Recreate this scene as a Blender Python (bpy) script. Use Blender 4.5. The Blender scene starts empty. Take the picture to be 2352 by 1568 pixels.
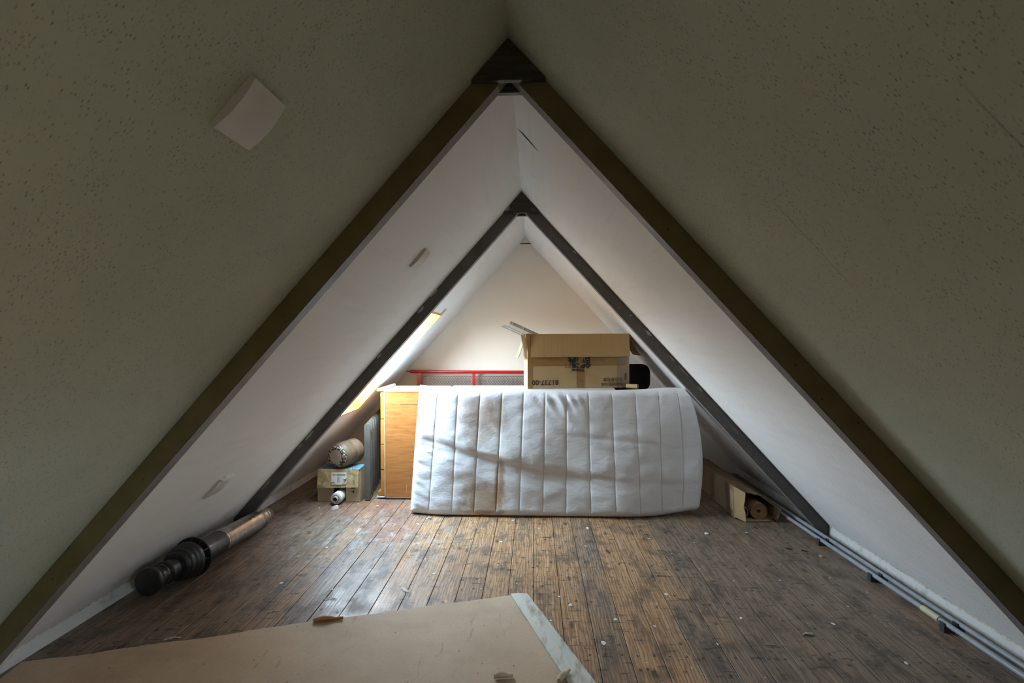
import bpy, bmesh, math, random
from mathutils import Vector, Matrix, noise

random.seed(7)
scene = bpy.context.scene
COL = scene.collection

# ------------------------------------------------------------------ camera
cam_d = bpy.data.cameras.new('camera')
cam_d.sensor_width = 36.0
cam_d.lens = 17.296
cam_d.clip_start = 0.02
cam = bpy.data.objects.new('camera', cam_d)
COL.objects.link(cam)
_R = Vector((0.99897, 0.04501, -0.00505))
_U = Vector((0.00484, 0.00468, 0.99998))
_F = Vector((-0.04503, 0.99898, -0.00446))
cam.matrix_world = Matrix(((_R.x, _U.x, -_F.x, 0.0), (_R.y, _U.y, -_F.y, 0.0),
                           (_R.z, _U.z, -_F.z, 1.25), (0, 0, 0, 1)))
scene.camera = cam

# ------------------------------------------------------------------ light, exposure
vs = scene.view_settings
vs.view_transform = 'Standard'
vs.look = 'None'
vs.gamma = 1.0
vs.use_curve_mapping = False
vs.exposure = 1.05

scene.cycles.adaptive_threshold = 0.05
scene.cycles.sample_clamp_indirect = 4.0
scene.cycles.diffuse_bounces = 6
SKY_STRENGTH = 26.0
w = bpy.data.worlds.new('overcast_sky')
scene.world = w
w.use_nodes = True
nt = w.node_tree
nt.nodes.clear()
tc = nt.nodes.new('ShaderNodeTexCoord')
sp = nt.nodes.new('ShaderNodeSeparateXYZ')
rp = nt.nodes.new('ShaderNodeValToRGB')
mr = nt.nodes.new('ShaderNodeMapRange')
bg = nt.nodes.new('ShaderNodeBackground')
wo = nt.nodes.new('ShaderNodeOutputWorld')
mr.inputs['From Min'].default_value = -1.0
mr.inputs['From Max'].default_value = 1.0
cr = rp.color_ramp
cr.elements[0].position = 0.0
cr.elements[0].color = (0.10, 0.075, 0.05, 1)      # streets and roofs below the horizon
cr.elements[1].position = 0.47
cr.elements[1].color = (0.24, 0.18, 0.12, 1)
e = cr.elements.new(0.53); e.color = (0.74, 0.84, 0.96, 1)
e = cr.elements.new(1.0); e.color = (0.52, 0.76, 1.0, 1)
nt.links.new(tc.outputs['Generated'], sp.inputs[0])
nt.links.new(sp.outputs['Z'], mr.inputs['Value'])
nt.links.new(mr.outputs[0], rp.inputs[0])
nt.links.new(rp.outputs[0], bg.inputs['Color'])
bg.inputs['Strength'].default_value = SKY_STRENGTH
nt.links.new(bg.outputs[0], wo.inputs['Surface'])

# ------------------------------------------------------------------ constants of the attic
XR, ZR, M = -0.077, 2.203, 1.1055          # ridge x, ridge height, roof slope (dz/dx)
SQ = math.sqrt(1 + M * M)
D1, D2, D3 = 1.572, 3.198, 4.634           # the two trusses and the end gable
HS = 0.0615                                # skirting height
YB = -1.7                                  # rear gable behind the photographer


def roof_x(side, z, off=0.0):
    """x of the roof lining at height z, moved inward by off (perpendicular)."""
    return XR + side * ((ZR - z) / M - off * SQ / M)


def roof_frame(side, x, y, z):
    """matrix with X down the slope, Y along the attic, Z pointing into the room, on the lining."""
    X = Vector((side * 1.0, 0, -M)).normalized()
    Z = Vector((-side * M, 0, -1.0)).normalized()
    Y = Z.cross(X)
    m = Matrix((X, Y, Z)).transposed().to_4x4()
    m.translation = Vector((x, y, z))
    return m


# ------------------------------------------------------------------ material helpers
class NT:
    def __init__(self, name):
        self.m = bpy.data.materials.new(name)
        self.m.use_nodes = True
        self.t = self.m.node_tree
        self.bsdf = self.t.nodes['Principled BSDF']
        self.out = self.t.nodes['Material Output']

    def n(self, typ, **kw):
        nd = self.t.nodes.new('ShaderNode' + typ)
        for k, v in kw.items():
            setattr(nd, k, v)
        return nd

    def link(self, a, b):
        self.t.links.new(a, b)

    def setin(self, sock, v):
        if isinstance(v, bpy.types.NodeSocket):
            self.link(v, sock)
        elif isinstance(v, (tuple, list)) and len(v) == 3 and sock.type == 'RGBA':
            sock.default_value = (*v, 1)
        else:
            sock.default_value = v

    def pos(self, scale=(1, 1, 1), obj=False, off=(0, 0, 0)):
        if obj:
            s = self.n('TexCoord').outputs['Object']
        else:
            s = self.n('NewGeometry').outputs['Position']
        mp = self.n('Mapping')
        mp.inputs['Scale'].default_value = scale
        mp.inputs['Location'].default_value = off
        self.link(s, mp.inputs['Vector'])
        return mp.outputs[0]

    def noise(self, vec, scale=5, detail=4, rough=0.55, dist=0.0):
        nd = self.n('TexNoise')
        self.link(vec, nd.inputs['Vector'])
        nd.inputs['Scale'].default_value = scale
        nd.inputs['Detail'].default_value = min(detail, 3 if scale < 40 else 2)
        nd.inputs['Roughness'].default_value = rough
        nd.inputs['Distortion'].default_value = dist
        return nd.outputs['Fac']

    def voro(self, vec, scale=5, feature='F1', rnd=1.0, dim='3D'):
        nd = self.n('TexVoronoi', feature=feature, voronoi_dimensions=dim)
        self.link(vec, nd.inputs['Vector'])
        nd.inputs['Scale'].default_value = scale
        nd.inputs['Randomness'].default_value = rnd
        return nd.outputs['Distance']

    def ramp(self, fac, a, b, va=0.0, vb=1.0):
        nd = self.n('MapRange', clamp=True)
        self.link(fac, nd.inputs['Value'])
        for i, v in ((1, a), (2, b), (3, va), (4, vb)):
            self.setin(nd.inputs[i], v)
        return nd.outputs[0]

    def math(self, op, a, b=0.0):
        nd = self.n('Math', operation=op)
        self.setin(nd.inputs[0], a)
        self.setin(nd.inputs[1], b)
        return nd.outputs[0]

    def mix(self, fac, a, b, mode='MIX'):
        nd = self.n('Mix', data_type='RGBA', blend_type=mode)
        self.setin(nd.inputs[0], fac)
        self.setin(nd.inputs[6], a)
        self.setin(nd.inputs[7], b)
        return nd.outputs[2]

    def spot(self, c, r, soft=0.3, wob=0.0, wscale=12):
        """soft-edged stain around point c with radii r (world space)."""
        g = self.n('NewGeometry').outputs['Position']
        v1 = self.n('VectorMath', operation='SUBTRACT')
        self.link(g, v1.inputs[0]); v1.inputs[1].default_value = c
        v2 = self.n('VectorMath', operation='DIVIDE')
        self.link(v1.outputs[0], v2.inputs[0]); v2.inputs[1].default_value = r
        ln = self.n('VectorMath', operation='LENGTH')
        self.link(v2.outputs[0], ln.inputs[0])
        d = ln.outputs['Value']
        if wob:
            d = self.math('ADD', d, self.math('MULTIPLY', self.math('SUBTRACT', self.noise(g, wscale, 4), 0.5), wob))
        return self.ramp(d, 1.0 - soft, 1.0 + soft, 1.0, 0.0)

    def bump(self, h, strength=0.3, dist=0.01, prev=None):
        nd = self.n('Bump')
        self.link(h, nd.inputs['Height'])
        nd.inputs['Strength'].default_value = strength
        nd.inputs['Distance'].default_value = dist
        if prev is not None:
            self.link(prev, nd.inputs['Normal'])
        return nd.outputs[0]

    def done(self, color, rough=0.6, metal=0.0, normal=None, spec=0.5, **kw):
        b = self.bsdf
        self.setin(b.inputs['Base Color'], color)
        self.setin(b.inputs['Roughness'], rough)
        self.setin(b.inputs['Metallic'], metal)
        self.setin(b.inputs['Specular IOR Level'], spec)
        if normal is not None:
            self.link(normal, b.inputs['Normal'])
        for k, v in kw.items():
            self.setin(b.inputs[k], v)
        return self.m


def simple(name, col, rough=0.6, metal=0.0, var=0.15, scale=14, bump=0.0, bscale=60, spec=0.5):
    t = NT(name)
    p = t.pos()
    f = t.ramp(t.noise(p, scale, 5), 0.3, 0.7, 1 - var, 1 + var)
    c = t.mix(1.0, col, f, 'MULTIPLY')
    nrm = t.bump(t.noise(p, bscale, 5), bump, 0.004) if bump else None
    return t.done(c, rough, metal, nrm, spec)


MAT = {}


def make_materials():
    # pitted cream board lining of the bay around the photographer
    t = NT('pitted_cream_board')
    p = t.pos((1.0, 2.2, 1.0))
    v = t.voro(p, 74, rnd=1.0)
    big = t.noise(t.pos(), 26, 3)
    pit = t.math('MULTIPLY', t.ramp(v, 0.10, 0.27, 1.0, 0.0), t.ramp(big, 0.34, 0.55))
    v2 = t.voro(t.pos((1.0, 2.0, 1.0), off=(3, 1, 2)), 120)
    pit2 = t.math('MULTIPLY', t.ramp(v2, 0.12, 0.30, 1.0, 0.0), t.ramp(t.noise(t.pos(off=(5, 5, 5)), 15, 3), 0.42, 0.60))
    allp = t.math('MAXIMUM', pit, t.math('MULTIPLY', pit2, 0.7))
    c0 = t.mix(t.ramp(t.noise(t.pos(), 2.2, 4), 0.3, 0.7), (0.47, 0.485, 0.385), (0.54, 0.55, 0.445))
    c = t.mix(t.math('MULTIPLY', allp, 0.72), c0, (0.16, 0.155, 0.105))
    # two hairline joints between boards on the right-hand slope
    xyz = t.n('SeparateXYZ'); t.link(t.n('NewGeometry').outputs['Position'], xyz.inputs[0])
    wob = t.math('MULTIPLY', t.math('SUBTRACT', t.noise(t.pos(), 9, 3), 0.5), 0.012)
    yy = t.math('ADD', xyz.outputs['Y'], wob)
    for y0, a, b in ((0.612, 0.50, 0.75), (1.092, 0.50, 0.66)):
        ln = t.ramp(t.math('ABSOLUTE', t.math('SUBTRACT', yy, y0)), 0.0008, 0.0030, 1.0, 0.0)
        rg = t.math('MULTIPLY', t.ramp(xyz.outputs['X'], a, a + 0.03), t.ramp(xyz.outputs['X'], b, b + 0.06, 1.0, 0.0))
        c = t.mix(t.math('MULTIPLY', t.math('MULTIPLY', ln, rg), 0.3), c, (0.13, 0.12, 0.09))
    h = t.math('SUBTRACT', t.math('MULTIPLY', t.noise(t.pos(), 70, 5), 0.35), allp)
    MAT['cream'] = t.done(c, 0.9, 0, t.bump(h, 0.40, 0.003), 0.2)

    # white painted wallpaper lining further in
    t = NT('white_lining_paper')
    n1 = t.noise(t.pos(), 3.0, 5)
    n2 = t.noise(t.pos((6, 0.6, 6)), 4.0, 4)
    c = t.mix(t.ramp(n1, 0.3, 0.75), (0.78, 0.76, 0.735), (0.83, 0.81, 0.785))
    c = t.mix(t.math('MULTIPLY', t.ramp(n2, 0.5, 0.8), 0.35), c, (0.68, 0.65, 0.62))
    h = t.math('ADD', t.noise(t.pos(), 140, 4), t.math('MULTIPLY', t.noise(t.pos((1, 8, 1)), 5, 3), 1.5))
    MAT['white_lining'] = t.done(c, 0.85, 0, t.bump(h, 0.25, 0.004), 0.25)

    t = NT('gable_plaster')
    n1 = t.noise(t.pos(), 2.5, 5)
    c = t.mix(t.ramp(n1, 0.3, 0.75), (0.83, 0.74, 0.62), (0.87, 0.785, 0.675))
    MAT['gable'] = t.done(c, 0.85, 0, t.bump(t.noise(t.pos(), 45, 5), 0.2, 0.006), 0.25)

    t = NT('skirting_white')
    n1 = t.noise(t.pos(), 22, 5)
    c = t.mix(t.ramp(n1, 0.55, 0.75), (0.72, 0.71, 0.68), (0.50, 0.47, 0.41))
    MAT['skirting'] = t.done(c, 0.5, 0, t.bump(n1, 0.2, 0.004))
    MAT['caulk'] = simple('crumbled_caulk', (0.52, 0.46, 0.35), 0.9, var=0.45, scale=60, bump=0.8, bscale=90)

    # trusses
    t = NT('khaki_beam_paint')
    c = t.mix(t.ramp(t.noise(t.pos(), 9, 5), 0.35, 0.7), (0.150, 0.118, 0.047), (0.190, 0.152, 0.064))
    c = t.mix(t.ramp(t.voro(t.pos(), 18), 0.05, 0.09, 0.7, 0.0), c, (0.04, 0.03, 0.015))
    MAT['khaki'] = t.done(c, 0.65, 0, t.bump(t.noise(t.pos(), 60, 4), 0.15, 0.003), 0.3)
    t = NT('grey_brown_beam_paint')
    c = t.mix(t.ramp(t.noise(t.pos(), 12, 6), 0.35, 0.7), (0.085, 0.077, 0.071), (0.115, 0.104, 0.096))
    c = t.mix(t.ramp(t.noise(t.pos((1, 1, 1), off=(4, 0, 1)), 30, 6), 0.68, 0.74), c, (0.16, 0.13, 0.10))
    MAT['beam'] = t.done(c, 0.42, 0, t.bump(t.noise(t.pos(), 50, 4), 0.15, 0.003))
    MAT['beam_under'] = simple('beam_underside_paint', (0.20, 0.175, 0.17), 0.5, var=0.2, scale=15, bump=0.15)
    t = NT('dark_plate_wood')
    c = t.mix(t.ramp(t.noise(t.pos((1, 1, 6)), 10, 6), 0.45, 0.72), (0.040, 0.032, 0.024), (0.10, 0.07, 0.035))
    MAT['plate'] = t.done(c, 0.5, 0, t.bump(t.noise(t.pos((1, 1, 5)), 20, 5), 0.3, 0.004))
    MAT['dark'] = simple('dark_gap', (0.03, 0.022, 0.015), 0.9)
    MAT['chip'] = simple('exposed_filler', (0.42, 0.41, 0.38), 0.9, var=0.25, scale=70)
    MAT['bare_chip'] = simple('bare_wood_chip', (0.30, 0.25, 0.18), 0.9, var=0.3, scale=60)

    # skylight
    t = NT('pine_plywood')
    g = t.noise(t.pos((3, 30, 3)), 3, 5, dist=0.6)
    c = t.mix(t.ramp(g, 0.35, 0.68), (0.56, 0.25, 0.050), (0.46, 0.18, 0.030))
    MAT['pine'] = t.done(c, 0.45)
    MAT['sash'] = simple('sash_paint', (0.62, 0.60, 0.56), 0.4, var=0.08)
    t = NT('window_glass')
    tr = t.n('BsdfTransparent'); tr.inputs[0].default_value = (0.95, 0.97, 0.97, 1)
    gl = t.n('BsdfGlossy'); gl.inputs['Roughness'].default_value = 0.02
    mx = t.n('MixShader'); mx.inputs[0].default_value = 0.06
    t.link(tr.outputs[0], mx.inputs[1]); t.link(gl.outputs[0], mx.inputs[2])
    t.link(mx.outputs[0], t.out.inputs['Surface'])
    MAT['glass'] = t.m
    MAT['zinc'] = simple('grey_zinc', (0.42, 0.42, 0.41), 0.45, 0.6, var=0.2)

    # floorboards
    t = NT('worn_pine_floorboard')
    BW_ = 0.1262
    rnd = t.n('ObjectInfo').outputs['Random']
    cb = t.n('CombineXYZ'); t.link(t.math('MULTIPLY', rnd, 37.0), cb.inputs[0]); t.link(t.math('MULTIPLY', rnd, 91.0), cb.inputs[1])
    va = t.n('VectorMath', operation='ADD')
    t.link(t.n('NewGeometry').outputs['Position'], va.inputs[0]); t.link(cb.outputs[0], va.inputs[1])

    def mp(s):
        m_ = t.n('Mapping'); m_.inputs['Scale'].default_value = s; t.link(va.outputs[0], m_.inputs['Vector']); return m_.outputs[0]
    grain = t.noise(mp((90, 3.0, 1)), 1.0, 6, 0.6)
    rings = t.n('TexWave', wave_type='BANDS', bands_direction='X')
    t.link(mp((1, 0.10, 1)), rings.inputs['Vector'])
    rings.inputs['Scale'].default_value = 22
    rings.inputs['Distortion'].default_value = 9
    rings.inputs['Detail'].default_value = 2.5
    rings.inputs['Detail Scale'].default_value = 2.2
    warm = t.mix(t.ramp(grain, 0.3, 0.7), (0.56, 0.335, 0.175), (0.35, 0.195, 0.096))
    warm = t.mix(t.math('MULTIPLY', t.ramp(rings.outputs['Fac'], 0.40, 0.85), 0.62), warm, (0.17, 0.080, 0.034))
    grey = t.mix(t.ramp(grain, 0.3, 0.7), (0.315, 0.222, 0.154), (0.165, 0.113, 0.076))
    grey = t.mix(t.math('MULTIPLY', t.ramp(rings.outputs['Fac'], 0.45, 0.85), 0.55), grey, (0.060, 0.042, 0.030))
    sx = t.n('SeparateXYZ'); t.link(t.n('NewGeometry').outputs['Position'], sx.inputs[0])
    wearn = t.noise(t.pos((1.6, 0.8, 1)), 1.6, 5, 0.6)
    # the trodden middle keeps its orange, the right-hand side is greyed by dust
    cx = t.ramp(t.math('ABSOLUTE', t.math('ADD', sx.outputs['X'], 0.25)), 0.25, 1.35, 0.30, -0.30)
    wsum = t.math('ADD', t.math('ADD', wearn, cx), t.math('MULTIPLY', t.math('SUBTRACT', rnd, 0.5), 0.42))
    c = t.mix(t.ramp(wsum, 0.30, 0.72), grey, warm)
    # grime along patches
    gr = t.noise(t.pos((3.5, 1.8, 1), off=(2, 7, 0)), 2.6, 7, 0.68)
    c = t.mix(t.math('MULTIPLY', t.ramp(gr, 0.49, 0.64), 0.62), c, (0.062, 0.050, 0.041))
    # dark cross marks and nail spots
    sm = t.noise(t.pos((9, 42, 1)), 1.0, 5, 0.7)
    c = t.mix(t.math('MULTIPLY', t.ramp(sm, 0.585, 0.68), 0.80), c, (0.025, 0.018, 0.013))
    nl = t.math('MULTIPLY', t.ramp(t.voro(t.pos((1, 0.85, 0.0)), 9.5, dim='2D'), 0.03, 0.10, 1.0, 0.0), t.ramp(t.noise(t.pos(off=(3, 1, 0)), 3.1, 2), 0.45, 0.55))
    # rows of nails where the boards cross the joists
    fx = t.math('FRACT', t.math('DIVIDE', t.math('ADD', sx.outputs['X'], 0.007 + BW_ * 40), BW_))
    ndx = t.math('MULTIPLY', t.math('SUBTRACT', t.math('ABSOLUTE', t.math('SUBTRACT', fx, 0.5)), 0.26), BW_)
    fy = t.math('FRACT', t.math('DIVIDE', t.math('ADD', t.math('ADD', sx.outputs['Y'], 7.23), t.math('MULTIPLY', t.noise(t.pos((8, 0.2, 1)), 1.0, 1), 0.03)), 0.8))
    ndy = t.math('MULTIPLY', t.math('SUBTRACT', fy, 0.5), 0.8)
    nd_ = t.math('SQRT', t.math('ADD', t.math('MULTIPLY', ndx, ndx), t.math('MULTIPLY', ndy, ndy)))
    nl = t.math('MAXIMUM', nl, t.ramp(nd_, 0.0035, 0.0070, 1.0, 0.0))
    c = t.mix(t.math('MULTIPLY', nl, 0.85), c, (0.018, 0.013, 0.010))
    kn = t.ramp(t.voro(mp((1.4, 0.7, 0.0)), 3.2, dim='2D'), 0.03, 0.075, 1.0, 0.0)
    c = t.mix(t.math('MULTIPLY', kn, 0.7), c, (0.055, 0.022, 0.010))
    # red paint, lime and white emulsion spatter
    red = t.math('MAXIMUM', t.spot((-1.25, 3.62, 0), (0.42, 0.20, 1), 0.5, 1.2, 9), t.spot((-0.95, 3.25, 0), (0.2, 0.2, 1), 0.5, 1.4, 9))
    c = t.mix(t.math('MULTIPLY', red, 0.40), c, (0.22, 0.065, 0.030))
    wl = t.math('MULTIPLY', t.spot((-1.0, 2.95, 0), (0.55, 0.50, 1), 0.6, 1.0, 5), t.ramp(t.noise(t.pos((5, 2.5, 1)), 3, 7, 0.7), 0.52, 0.66))
    c = t.mix(t.math('MULTIPLY', wl, 0.55), c, (0.40, 0.38, 0.36))
    wt = t.ramp(t.voro(t.pos((1, 1, 0.0), off=(0.3, 0.1, 0)), 23, dim='2D'), 0.025, 0.050, 1.0, 0.0)
    wt = t.math('MULTIPLY', wt, t.ramp(t.noise(t.pos(off=(9, 3, 0)), 4.2, 3), 0.50, 0.60))
    c = t.mix(wt, c, (0.66, 0.65, 0.62))
    saw = t.n('TexWave', wave_type='BANDS', bands_direction='Y')
    t.link(mp((0.12, 1, 1)), saw.inputs['Vector']); saw.inputs['Scale'].default_value = 26; saw.inputs['Distortion'].default_value = 1.5
    sawm = t.math('MULTIPLY', saw.outputs['Fac'], t.ramp(rnd, 0.75, 0.9))
    c = t.mix(t.math('MULTIPLY', sawm, 0.16), c, (0.05, 0.04, 0.032))
    h = t.math('ADD', t.math('MULTIPLY', grain, 0.8), t.math('ADD', t.math('MULTIPLY', sawm, 0.15), t.math('MULTIPLY', nl, -0.8)))
    rough = t.ramp(gr, 0.35, 0.7, 0.34, 0.62)
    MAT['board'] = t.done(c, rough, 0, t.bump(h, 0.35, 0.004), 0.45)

    # hardboard sheet
    t = NT('brown_hardboard')
    n1 = t.noise(t.pos(), 3.5, 6, 0.65)
    c = t.mix(t.ramp(n1, 0.3, 0.72), (0.60, 0.46, 0.325), (0.50, 0.365, 0.245))
    f = t.noise(t.pos((1, 2.4, 1)), 90, 4, 0.7)
    c = t.mix(t.math('MULTIPLY', t.ramp(f, 0.56, 0.72), 0.35), c, (0.22, 0.155, 0.10))
    s = t.noise(t.pos((14, 3, 1), off=(1, 4, 0)), 1.3, 6, 0.75)
    c = t.mix(t.math('MULTIPLY', t.ramp(s, 0.62, 0.72), 0.40), c, (0.17, 0.12, 0.08))
    c = t.mix(t.math('MULTIPLY', t.ramp(t.noise(t.pos((1, 2, 1), off=(6, 2, 0)), 2.2, 6, 0.7), 0.52, 0.72), 0.35), c, (0.30, 0.22, 0.15))
    c = t.mix(t.math('MULTIPLY', t.ramp(t.voro(t.pos((1, 1, 0)), 7, dim='2D'), 0.012, 0.03, 0.8, 0.0), t.ramp(t.noise(t.pos(), 5, 2), 0.5, 0.55)), c, (0.12, 0.06, 0.03))
    MAT['hardboard'] = t.done(c, 0.7, 0, t.bump(f, 0.12, 0.003), 0.3)
    t = NT('hardboard_tape')
    n1 = t.noise(t.pos((3, 1, 1)), 7, 6, 0.7)
    c = t.mix(t.ramp(n1, 0.50, 0.70), (0.62, 0.62, 0.55), (0.40, 0.35, 0.26))
    MAT['tape_white'] = t.done(c, 0.6)
    MAT['torn_orange'] = simple('torn_inner_fibre', (0.38, 0.17, 0.05), 0.8, var=0.25)

    # mattress
    t = NT('mattress_ticking')
    n1 = t.noise(t.pos(), 4, 5)
    c = t.mix(t.ramp(n1, 0.3, 0.7), (0.665, 0.655, 0.655), (0.715, 0.705, 0.705))
    for cc, rr, k, wb in (((-0.42, 3.5, 0.66), (0.12, 1, 0.16), 0.48, 1.5), ((-0.27, 3.5, 0.70), (0.07, 1, 0.14), 0.42, 1.5),
                          ((-0.37, 3.45, 0.10), (0.13, 1, 0.12), 0.72, 1.8), ((-0.25, 3.45, 0.22), (0.035, 1, 0.16), 0.70, 1.6),
                          ((0.1, 3.6, 0.52), (0.6, 1, 0.16), 0.10, 1.5)):
        c = t.mix(t.math('MULTIPLY', t.spot(cc, rr, 0.35, wb, 14), k), c, (0.30, 0.165, 0.055))
    pl = t.voro(t.pos((1, 1, 1.6)), 55)
    h = t.math('ADD', t.noise(t.pos(), 210, 4), t.math('MULTIPLY', t.ramp(pl, 0.08, 0.2, 1.0, 0.0), 0.9))
    h2 = t.noise(t.pos((1, 1, 2)), 16, 5, 0.6, 0.8)
    nrm = t.bump(h2, 0.18, 0.02)
    MAT['ticking'] = t.done(c, 0.95, 0, t.bump(h, 0.20, 0.003, nrm), 0.1)

    # cardboard
    def cardboard(name, a, b, flute_axis=0, k=0.18):
        t = NT(name)
        n1 = t.noise(t.pos(), 6, 5)
        c = t.mix(t.ramp(n1, 0.3, 0.7), a, b)
        wv = t.n('TexWave', wave_type='BANDS', bands_direction='XYZ'[flute_axis])
        t.link(t.pos(), wv.inputs['Vector']); wv.inputs['Scale'].default_value = 34
        wv.inputs['Distortion'].default_value = 0.4
        c = t.mix(t.math('MULTIPLY', wv.outputs['Fac'], k), c, tuple(x * 0.55 for x in a))
        return t.done(c, 0.75, 0, t.bump(wv.outputs['Fac'], 0.10, 0.003), 0.3)
    MAT['card'] = cardboard('brown_cardboard', (0.46, 0.31, 0.15), (0.40, 0.265, 0.125), 0, 0.10)
    MAT['card_flute'] = cardboard('fluted_cardboard', (0.42, 0.27, 0.115), (0.46, 0.30, 0.135), 0, 0.30)
    MAT['card_pale'] = cardboard('pale_cardboard', (0.45, 0.35, 0.21), (0.39, 0.30, 0.175), 2, 0.10)
    MAT['card_dull'] = cardboard('dull_long_cardboard', (0.31, 0.215, 0.125), (0.25, 0.17, 0.098), 2, 0.18)
    MAT['pack_tape'] = simple('brown_packing_tape', (0.27, 0.145, 0.045), 0.28, var=0.12, scale=25, bump=0.15, bscale=40)
    t = NT('clear_tape')
    tr = t.n('BsdfTransparent'); tr.inputs[0].default_value = (0.90, 0.88, 0.84, 1)
    gl = t.n('BsdfGlossy'); gl.inputs['Roughness'].default_value = 0.25
    mx = t.n('MixShader'); mx.inputs[0].default_value = 0.08
    t.link(tr.outputs[0], mx.inputs[1]); t.link(gl.outputs[0], mx.inputs[2]); t.link(mx.outputs[0], t.out.inputs['Surface'])
    MAT['clear_tape'] = t.m
    MAT['ink'] = simple('black_print', (0.012, 0.011, 0.010), 0.7, var=0.05)
    MAT['ink_soft'] = simple('worn_print', (0.06, 0.045, 0.03), 0.7, var=0.3, scale=120)
    MAT['paper'] = simple('paper_label', (0.66, 0.63, 0.56), 0.8, var=0.1)
    MAT['red_print'] = simple('red_print', (0.55, 0.05, 0.03), 0.7)
    MAT['teal_print'] = simple('teal_printed_lid', (0.10, 0.20, 0.24), 0.6, var=0.35, scale=40)
    MAT['yellowed_wrap'] = simple('yellowed_tape_wrap', (0.46, 0.34, 0.17), 0.4, var=0.3, scale=22, bump=0.7, bscale=28)

    # metals and the rest
    t = NT('black_flue_metal')
    MAT['flue_black'] = t.done(t.mix(t.ramp(t.noise(t.pos(), 30, 5), 0.5, 0.75), (0.012, 0.012, 0.012), (0.03, 0.028, 0.026)), 0.32, 0.0)
    MAT['flue_dark'] = simple('dark_flue_tube', (0.13, 0.12, 0.115), 0.30, 0.8, var=0.2, scale=20)
    t = NT('bare_steel_tube')
    n1 = t.noise(t.pos((1, 3, 1)), 14, 6, 0.7)
    MAT['steel'] = t.done(t.mix(t.ramp(n1, 0.35, 0.75), (0.50, 0.48, 0.46), (0.34, 0.32, 0.30)), t.ramp(n1, 0.3, 0.7, 0.22, 0.40), 0.95)
    MAT['radiator'] = simple('grey_radiator_enamel', (0.125, 0.116, 0.098), 0.35, 0.2, var=0.12, scale=10)
    t = NT('varnished_plywood')
    g = t.noise(t.pos((3, 3, 26)), 2.2, 6, 0.6, 0.8)
    c = t.mix(t.ramp(g, 0.33, 0.70), (0.44, 0.18, 0.048), (0.29, 0.105, 0.026))
    g2 = t.noise(t.pos((60, 6, 5)), 1.2, 3)
    c = t.mix(t.ramp(g2, 0.72, 0.76, 0, 0.5), c, (0.66, 0.48, 0.32))
    MAT['plywood'] = t.done(c, 0.38, 0, t.bump(g, 0.08, 0.003))
    MAT['honey'] = simple('honey_pine', (0.52, 0.20, 0.03), 0.35, var=0.15, scale=9)
    MAT['white_top'] = simple('white_laminate', (0.70, 0.70, 0.69), 0.35, var=0.06)
    MAT['red_paint'] = simple('red_gloss_paint', (0.50, 0.016, 0.012), 0.22, var=0.12)
    MAT['wire'] = simple('dark_wire', (0.16, 0.11, 0.09), 0.4, 0.5, var=0.2)
    MAT['black_cloth'] = simple('black_upholstery', (0.010, 0.010, 0.010), 0.95, var=0.3, scale=80, bump=0.3, bscale=200)
    MAT['black_plastic'] = simple('black_plastic', (0.02, 0.02, 0.02), 0.5)
    t = NT('canister_coat')
    c = t.mix(t.ramp(t.noise(t.pos(), 14, 6, 0.7), 0.35, 0.7), (0.185, 0.118, 0.066), (0.095, 0.060, 0.034))
    MAT['canister'] = t.done(c, 0.55, 0, t.bump(t.noise(t.pos(), 40, 4), 0.2, 0.004))
    t = NT('speckled_rim')
    c = t.mix(t.ramp(t.noise(t.pos(), 75, 3), 0.52, 0.60), (0.035, 0.030, 0.024), (0.44, 0.40, 0.30))
    MAT['speckle'] = t.done(c, 0.8, 0, t.bump(t.noise(t.pos(), 75, 3), 0.5, 0.004))
    MAT['disc'] = simple('beige_end_disc', (0.34, 0.26, 0.18), 0.7, var=0.15)
    MAT['copper'] = simple('copper_wire', (0.55, 0.22, 0.10), 0.35, 0.9)
    MAT['paper_roll'] = simple('white_paper_roll', (0.66, 0.63, 0.60), 0.7, var=0.1)
    MAT['kraft'] = simple('kraft_core', (0.36, 0.24, 0.13), 0.8, var=0.2)
    MAT['roll_brown'] = simple('brown_wallpaper_roll', (0.33, 0.19, 0.08), 0.7, var=0.25, scale=30)
    MAT['roll_grey'] = simple('grey_paper_roll', (0.36, 0.36, 0.34), 0.6, var=0.1)
    MAT['pipe'] = simple('grey_pipe_paint', (0.30, 0.33, 0.36), 0.38, var=0.12, scale=20)
    MAT['clip'] = simple('dark_pipe_clip', (0.035, 0.045, 0.055), 0.45)
    MAT['sleeve'] = simple('cream_sleeve', (0.55, 0.50, 0.34), 0.6)
    MAT['vent'] = simple('vent_cover_plastic', (0.58, 0.54, 0.49), 0.5, var=0.05)
    MAT['plaster'] = simple('white_plaster', (0.72, 0.71, 0.69), 0.9, var=0.1, bump=0.4, bscale=80)
    MAT['slat'] = simple('blind_slat', (0.60, 0.55, 0.49), 0.5, var=0.1)
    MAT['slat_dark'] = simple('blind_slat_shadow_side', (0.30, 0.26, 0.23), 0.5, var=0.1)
    MAT['cord'] = simple('white_cord', (0.75, 0.73, 0.70), 0.8)
    MAT['subfloor'] = simple('dark_subfloor', (0.015, 0.011, 0.008), 0.95)


make_materials()


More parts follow.
